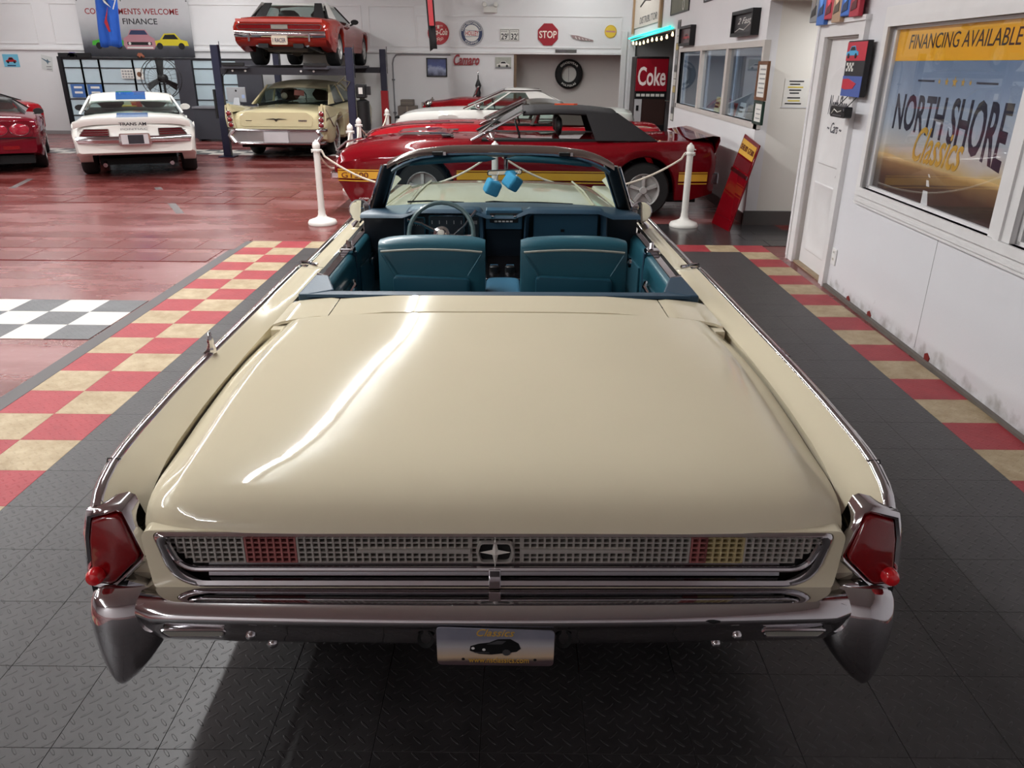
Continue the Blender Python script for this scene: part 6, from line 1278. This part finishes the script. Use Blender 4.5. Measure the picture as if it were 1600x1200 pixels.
for i in range(6): MB(WT).box(-9.64+.02*(i % 2), -9.42, 1.53+.05*i, 1.545+.05*i, .018, .020).build('text_line', c_('grey_print', 0), o, 0)
o = wframe('framed_certificate', 'small dark green framed certificate under the brown framed one', 'certificate', 9.37, 9.66, 1.22, 1.42, c_('green_frame', (38, 58, 50), .4), OFFW, .03, .03)
for i in range(3): MB(WT).box(-9.60, -9.44, 1.25+.05*i, 1.262+.05*i, .018, .020).build('text_line', c_('grey_print', 0), o, 0)
# strip of little plates
sp_ = MB(WT).box(-14.98, -14.72, .88, 2.55, .001, .01).build('plate_strip', c_('strip_backing', (120, 118, 110)), None, 0); tag(sp_, 'tall strip of small licence plates beside the side room opening', 'sign')
for i in range(14): MB(WT).box(-14.96, -14.74, .90+.117*i, 1.0+.117*i, .01, .016).build('small_plate', [c_('strip_white', (196, 194, 186)), c_('strip_gold', (176, 156, 96)), c_('strip_grey', (136, 138, 140)), c_('strip_dark', (84, 84, 86))][(i*7+i//3) % 4], sp_, 0)
# pictures and hanging banner high on the wall
o = wframe('wall_picture', 'green and brown car picture high on the right wall', 'picture', 14.15, 15.75, 2.68, 3.1, BLACK, c_('olive_print', (92, 92, 70), .5, var=.5, scale=5), .02, .02); disc('printed_wheel', -14.6, 2.78, .09, WT, .013, .016, OFFW, o, 14, 1, .07)
o = wframe('wall_picture', 'grey picture at the top edge of the right wall, only its foot in view', 'picture', 12.3, 13.0, 2.72, 3.1, BLACK, c_('grey_print', 0), .02, .02); MB(WT).box(-12.9, -12.4, 2.8, 2.9, .013, .016).build('picture_band', STEEL, o, 0)
hb = MB(WT).box(-20.6, -16.9, 2.62, 3.6, .01, .02).build('hanging_banner', c_('banner_canvas', (206, 200, 190), .8), None, 0); tag(hb, 'cream banner with wooden side strips hung over the side room opening', 'banner')
text_mesh('lettering', 'DISTRIBUTOR', c_('grey_ink2', (84, 82, 84)), hb, WT, -19.6, 2.68, 2.4, .14, .003, 0, .021); MB(WT).tube([(-19.6, 3.05, .022), (-18.9, 3.15, .022), (-18.2, 3.1, .022)], .02, 5).build('printed_stroke', INK, hb)
for y in (20.6, 16.75): MB(WT).box(-y-.07, -y+.07, 2.5, 3.7, .01, .06).build('wooden_strip', c_('tan_wood', (170, 138, 104), .6), hb, 0)
# neon strip and bulbs
NEON = c_('neon_teal', (40, 235, 215), .4, emit=1.3, var=0)
ne = MB().tube([(RXW-.05, 21.1, 2.42), (RXW-.05, 15.5, 2.47)], .022, 8).build('neon_tube', NEON); tag(ne, 'glowing teal neon tube along the top of the side room opening', 'light'); MB().tube([(RXW-.05, 18, 2.44), (RXW-.0, 18, 2.44)], .01, 5).build('neon_clip', WHITE, ne)
ne2 = MB().tube([(RXW-.03, 20.8, 2.36), (RXW-.03, 15.3, 2.44)], .012, 8).build('neon_tube', NEON); tag(ne2, 'thinner teal neon tube just below the neon tube of the side room opening', 'light'); MB().tube([(RXW-.03, 17, 2.41), (RXW, 17, 2.41)], .008, 5).build('neon_clip', WHITE, ne2)
sl = thing('bulb_string', 'string of warm white bulbs hanging across the side room opening', 'light', (RXW+.02, 18, 2.3))
MB().tube([(0, 2.9, .06), (0, 1.5, .02), (0, 0, .06), (0, -1.5, .05), (0, -2.6, .10)], .008, 5).build('bulb_cord', BLACK, sl)
for i in range(10): 
    y = 2.8-.58*i; z = tab([(-2.6, .10), (-1.5, .05), (0, .06), (1.5, .02), (2.9, .06)], y)
    bl = MB().lathe([(.010, 0), (.014, -.02), (.024, -.05), (.020, -.075), (0, -.085)], 10, (0, y, z)).build('light_bulb', c_('warm_bulb', (255, 226, 170), .4, emit=3.0, var=0), sl)
# drink machine
cm = thing('drink_machine', 'red and white soft drink machine in the dark side room', 'vending machine', (3.18, 20.0, 0)); CMT = lambda p: Vector((p[0], -.35-p[2], p[1]))
MB().box(-.39, .39, -.35, .4, 0.05, 2.0).build('machine_body', c_('machine_black', (34, 24, 26), .4), cm, 0, bevel=.02)
hd = MB(CMT).box(-.37, .37, 1.24, 1.95, 0, .03).build('lit_header', c_('machine_red', (140, 14, 32), .3, emit=.10), cm, 0); text_mesh('lettering', 'Coke', c_('lit_white', (232, 216, 212), .4, emit=.12), hd, CMT, -.33, 1.36, .66, .42, .004, 0, .03, None, .02)
bs = MB(CMT).box(-.37, .37, 1.08, 1.22, 0, .02).build('button_strip', BLACK, cm, 0)
for i in range(6): MB(CMT).box(-.34+.115*i, -.25+.115*i, 1.12, 1.18, .02, .03).build('select_button', OFFW, bs, 0)
MB(CMT).box(-.37, -.20, .15, 1.06, 0, .03).build('coin_panel', c_('machine_white', (206, 204, 206), .3), cm, 0); MB(CMT).box(-.33, -.27, .8, .92, .03, .04).build('coin_slot', BLACK, cm, 0); MB(CMT).box(-.19, .36, .15, 1.06, 0, .025).build('machine_door', c_('machine_brown', (58, 38, 34), .4), cm, 0)
MB(CMT).box(-.30, .36, .35, .48, .025, .09).build('delivery_tray', BLACK, cm, 0, bevel=.01)
# motorcycle front in the side room
mc = thing('motorcycle', 'black and chrome motorcycle standing right of the drink machine', 'motorcycle', (3.75, 18.6, 0))
for y in (-.6, .75): wheel(mc, 0.0001, y, .32, .12, 'cap')
MB().tube([(-.09, -.6, .32), (-.08, -.35, 1.0)], .025, 6).build('fork_leg', CHROME, mc); MB().tube([(.09, -.6, .32), (.08, -.35, 1.0)], .025, 6).build('fork_leg', CHROME, mc)
MB().tube([(-.42, -.15, 1.08), (-.25, -.33, 1.08), (.25, -.33, 1.08), (.42, -.15, 1.08)], .016, 6).build('handlebar', CHROME, mc); MB().ball((0, -.5, .86), .11).build('head_lamp', CHROME, mc)
for s in (-1, 1): MB().ball((s*.2, -.48, .80), .05).build('spot_lamp', CHROME, mc)
MB().lathe([(0, -.3), (.11, -.26), (.15, -.1), (.14, .1), (.08, .26), (0, .3)], 12, (0, .05, .82), 'y').build('fuel_tank', BLACK, mc); MB().box(-.14, .14, .3, .95, .70, .78).build('bike_seat', BLACK, mc, 0, bevel=.03); MB().box(-.16, .16, -.15, .4, .28, .66).build('engine_block', CHROME, mc, 0, bevel=.04)
# leaning red panel
lp = thing('leaning_panel', 'dark red car panel with gold lettering leaning on the right wall', 'panel', (0, 0, 0)); lp.location = (2.55, 9.75, 0)
A, B_ = Vector((-.10, -.50, 0.003)), Vector((.14, .14, 0.003)); C0, D0 = Vector((.255, -.35, 1.0)), Vector((.262, .30, 1.05))
def LP(u, v, d=0): 
    p = A.lerp(B_, u).lerp(C0.lerp(D0, u), v); n = (B_-A).cross(C0-A).normalized(); return p-n*d if n.x > 0 else p+n*d
A, B_, C0, D0 = Vector((-.03, -.62, .003)), Vector((-.10, -.06, .003)), Vector((.245, -.50, .98)), Vector((.225, .08, 1.06))
LPT = lambda p: LP(p[0], p[1], p[2])
MB(LPT).box(0, 1, 0, 1, -.02, 0).build('panel_skin', PG, lp, 0, bevel=.004); MB(LPT).box(.06, .94, .80, .96, 0, .006).build('gold_plate', c_('gold_plate', (196, 150, 50), .4), lp, 0)
LPT2 = lambda p: LP(1-p[0], p[1], p[2]); text_mesh('lettering', 'SHELBY GT500', c_('brown_letters', 0), lp, LPT2, .1, .85, .8, .06, .004, 0, .007)
MB(LPT).box(0, 1, .60, .64, 0, .012).build('chrome_strip', CHROME, lp, 0); MB(LPT).box(.06, .94, .66, .78, 0, .004).build('panel_inset', c_('dark_inset', (92, 16, 24), .3, coat=.8), lp, 0); MB(LPT).box(.06, .94, .12, .122, 0, .004).build('panel_line', c_('dark_inset', 0), lp, 0)
# notice in the alcove
AT = lambda p: Vector((p[0], 9.62-p[2], p[1]))
nt_ = board('notice_sheet', 'white notice with yellow marker lines in a plastic sleeve on the alcove wall', 'notice', AT, 3.11, 3.39, 1.385, 1.69, OFFW, .004)
for i, (a, b_, y) in enumerate(((.05, .22, 0), (.06, .18, 0), (.04, .22, 1), (.06, .2, 0), (.07, .18, 0), (.05, .2, 0), (.06, .2, 1), (.03, .22, 0))): MB(AT).box(3.11+a, 3.11+b_, 1.655-.032*i-.02*(i > 4), 1.668-.032*i-.02*(i > 4), .005, .0065).build('text_line', c_('marker_yellow', (210, 190, 60)) if y else INK, nt_, 0)
MB(AT).box(3.10, 3.40, 1.37, 1.385, .001, .006).build('plastic_sleeve', mat('clear_film', (214, 214, 214), .1), nt_, 0)
# ------------------------------------------------------------------ near wall: canvases, hanging sign, outlet
def ncanvas(name, lab, s0, s1, z0, z1, d0, d1, m, cat='canvas', group=None):
    o = nbox(MB(NT), s0, s1, z0, z1, d0, d1).build(name, m, None, 0, bevel=.004, seg=1); tag(o, lab, cat, group); return o
cvs = ncanvas('car_canvas', 'tall canvas with red black and blue panels of painted cars, right of the door', 6.52, 6.93, 1.60, 2.02, .03, .075, c_('canvas_black', (34, 32, 36), .6))
nbox(MB(NT), 6.52, 6.93, 1.87, 2.01, .075, .078).build('red_panel', c_('canvas_red', (186, 38, 58), .5), cvs, 0); nbox(MB(NT), 6.52, 6.93, 1.60, 1.755, .075, .078).build('blue_panel', c_('canvas_blue', (72, 92, 160), .5), cvs, 0)
little_car(NT, -6.93, 1.885, .26, .10, .078, c_('car_sky', (70, 160, 206)), cvs); flat('painted_car', [(-6.92, 1.66), (-6.92, 1.73), (-6.80, 1.735), (-6.62, 1.70), (-6.68, 1.66), (-6.85, 1.65)], NT, .078, .081, c_('canvas_red', 0), cvs)
for i in range(5):
    for j in range(3):
        if (i+j) % 2 == 0: nbox(MB(NT), 6.74+.03*i, 6.77+.03*i, 1.79+.022*j, 1.812+.022*j, .075, .079).build('flag_square', OFFW, cvs, 0)
cols_ = [(86, 80, 76), (60, 110, 190), (190, 50, 70), (176, 146, 120), (52, 104, 190), (176, 40, 60)]
labs = ['grey', 'blue', 'red', 'tan', 'bright blue', 'rightmost crimson']
for i, (c, l) in enumerate(zip(cols_, labs)):
    s1 = 8.0-.2*i; o = ncanvas('car_canvas', l+' strip canvas hung above the white door', s1-.205, s1-.005, (2.20, 2.17, 2.21, 2.175, 2.215, 2.20)[i], 3.1, .05, .09, c_('strip_'+l.replace(' ', '_'), c, .4), group='strip canvases above the door')
    flat('painted_shape', [(-s1+.02, 2.40), (-s1+.10, 2.28), (-s1+.18, 2.50), (-s1+.19, 2.9), (-s1+.06, 2.9)], NT, .09, .093, c_('painted_hi_%d' % i, tuple(min(255, int(v*1.35+20)) for v in c), .4), o)
    flat('painted_shape', [(-s1+.03, 2.24), (-s1+.16, 2.26), (-s1+.15, 2.34), (-s1+.05, 2.30)], NT, .09, .094, c_('painted_lo_%d' % i, tuple(int(v*.5) for v in c), .4), o)
hs = MB(NT).prism(rpoly([(-6.86, 1.44), (-6.54, 1.44), (-6.54, 1.525), (-6.86, 1.525)], .02, 3), .10, .16).build('hanging_sign', c_('sign_black', (28, 28, 30), .4), None, 0); tag(hs, 'small black hanging sign with white script under the tall canvas', 'sign')
MB(NT).tube([(-6.83, 1.465, .162), (-6.78, 1.50, .162), (-6.70, 1.48, .162), (-6.62, 1.495, .162)], .004, 4).build('white_script', OFFW, hs); MB(NT).box(-6.80, -6.60, 1.45, 1.462, .16, .163).build('sign_line', STEEL, hs, 0); disc('chrome_dot', -6.57, 1.50, .018, NT, .16, .168, CHROME, hs, 12)
for u in (-6.80, -6.60): MB(NT).tube([(u, 1.52, .13), (u, 1.60, .06)], .004, 4).build('sign_chain', BLACK, hs)
ol = ncanvas('wall_outlet', 'white double wall outlet low on the wall right of the door', 6.60, 6.70, .22, .36, .0005, .012, WHITE, 'outlet')
for z in (.255, .315): nbox(MB(NT), 6.63, 6.67, z, z+.03, .012, .015).build('socket_face', OFFW, ol, 0); nbox(MB(NT), 6.638, 6.644, z+.008, z+.022, .015, .0155).build('socket_slot', DARK, ol, 0); nbox(MB(NT), 6.656, 6.662, z+.008, z+.022, .015, .0155).build('socket_slot', DARK, ol, 0)
# flag on the wall above the door (out of frame, mirrored in the boot lid)
fg = ncanvas('wall_flag', 'striped flag high on the near wall above the alcove, mirrored in the cream boot lid', 6.9, 9.3, 2.72, 3.74, .002, .012, c_('flag_white', (206, 202, 200), .7), 'flag')
for i in range(7): nbox(MB(NT), 6.9, 9.3, 2.72+i*.157, 2.72+i*.157+.0785, .012, .014).build('flag_stripe', c_('flag_red', (160, 60, 66), .7), fg, 0)
nbox(MB(NT), 8.3, 9.3, 3.19, 3.74, .014, .016).build('flag_canton', c_('flag_navy', (70, 74, 104), .7), fg, 0)
# office things behind the window
for i, (y, z0, h, w, m_, lb_) in enumerate(((11.9, 1.20, .20, .30, c_('yellow_paper', (222, 206, 140)), 'yellow card standing on the office window sill'), (11.0, 1.20, .16, .22, REDP, 'red round-cornered card on the office window sill'), (10.6, 1.20, .18, .26, OFFW, 'white card with red print on the office window sill'), (10.2, 1.20, .17, .30, c_('olive_card', (96, 90, 76)), 'dark card on the office window sill, nearest the alcove'))):
    o = MB().hexa([(2.90, y-w/2, z0), (2.90, y+w/2, z0), (2.91, y+w/2, z0), (2.91, y-w/2, z0)], [(2.93, y-w/2, z0+h), (2.93, y+w/2, z0+h), (2.94, y+w/2, z0+h), (2.94, y-w/2, z0+h)]).build('sill_card', m_, None, 0); tag(o, lb_, 'card', 'cards on the office window sill')
    for k in range(2): MB().box(2.896+.007*k, 2.90+.007*k, y-w*.3, y+w*.3, z0+.06+.05*k, z0+.085+.05*k).build('card_line', INK, o, 0)
cbt = thing('office_cabinet', 'white cabinet inside the office behind the window', 'cabinet', (4.6, 13.2, 0)); MB().box(-.4, .4, -1.2, 1.2, 0, 1.45).build('cabinet_body', OFFW, cbt, 0, bevel=.01)
for y in (-.6, .6): d_ = MB().box(-.42, -.40, y-.56, y+.56, .08, 1.40).build('cabinet_door', c_('office_white', (206, 210, 214), .4), cbt, 0); MB().box(-.44, -.42, y-.5, y-.46, .7, .85).build('door_pull', STEEL, d_, 0)
pt = thing('potted_plant', 'small leafy plant on the white office cabinet', 'plant', (4.5, 12.6, 1.45)); MB().lathe([(0, 0), (.07, 0), (.09, .13), (.07, .13), (0, .11)], 14).build('plant_pot', BRN, pt)
for i in range(14):
    a = 2.4*i; r = .10+.05*(i % 3); MB().add([(0, 0, .12), (r*.5*math.cos(a-.25), r*.5*math.sin(a-.25), .26+.01*i), (r*math.cos(a), r*math.sin(a), .22+.02*i), (r*.5*math.cos(a+.25), r*.5*math.sin(a+.25), .26+.01*i)], [(0, 1, 2, 3)]).build('leaf', c_('leaf_green', (50, 78, 52), .6), pt, 0, solid=.003)
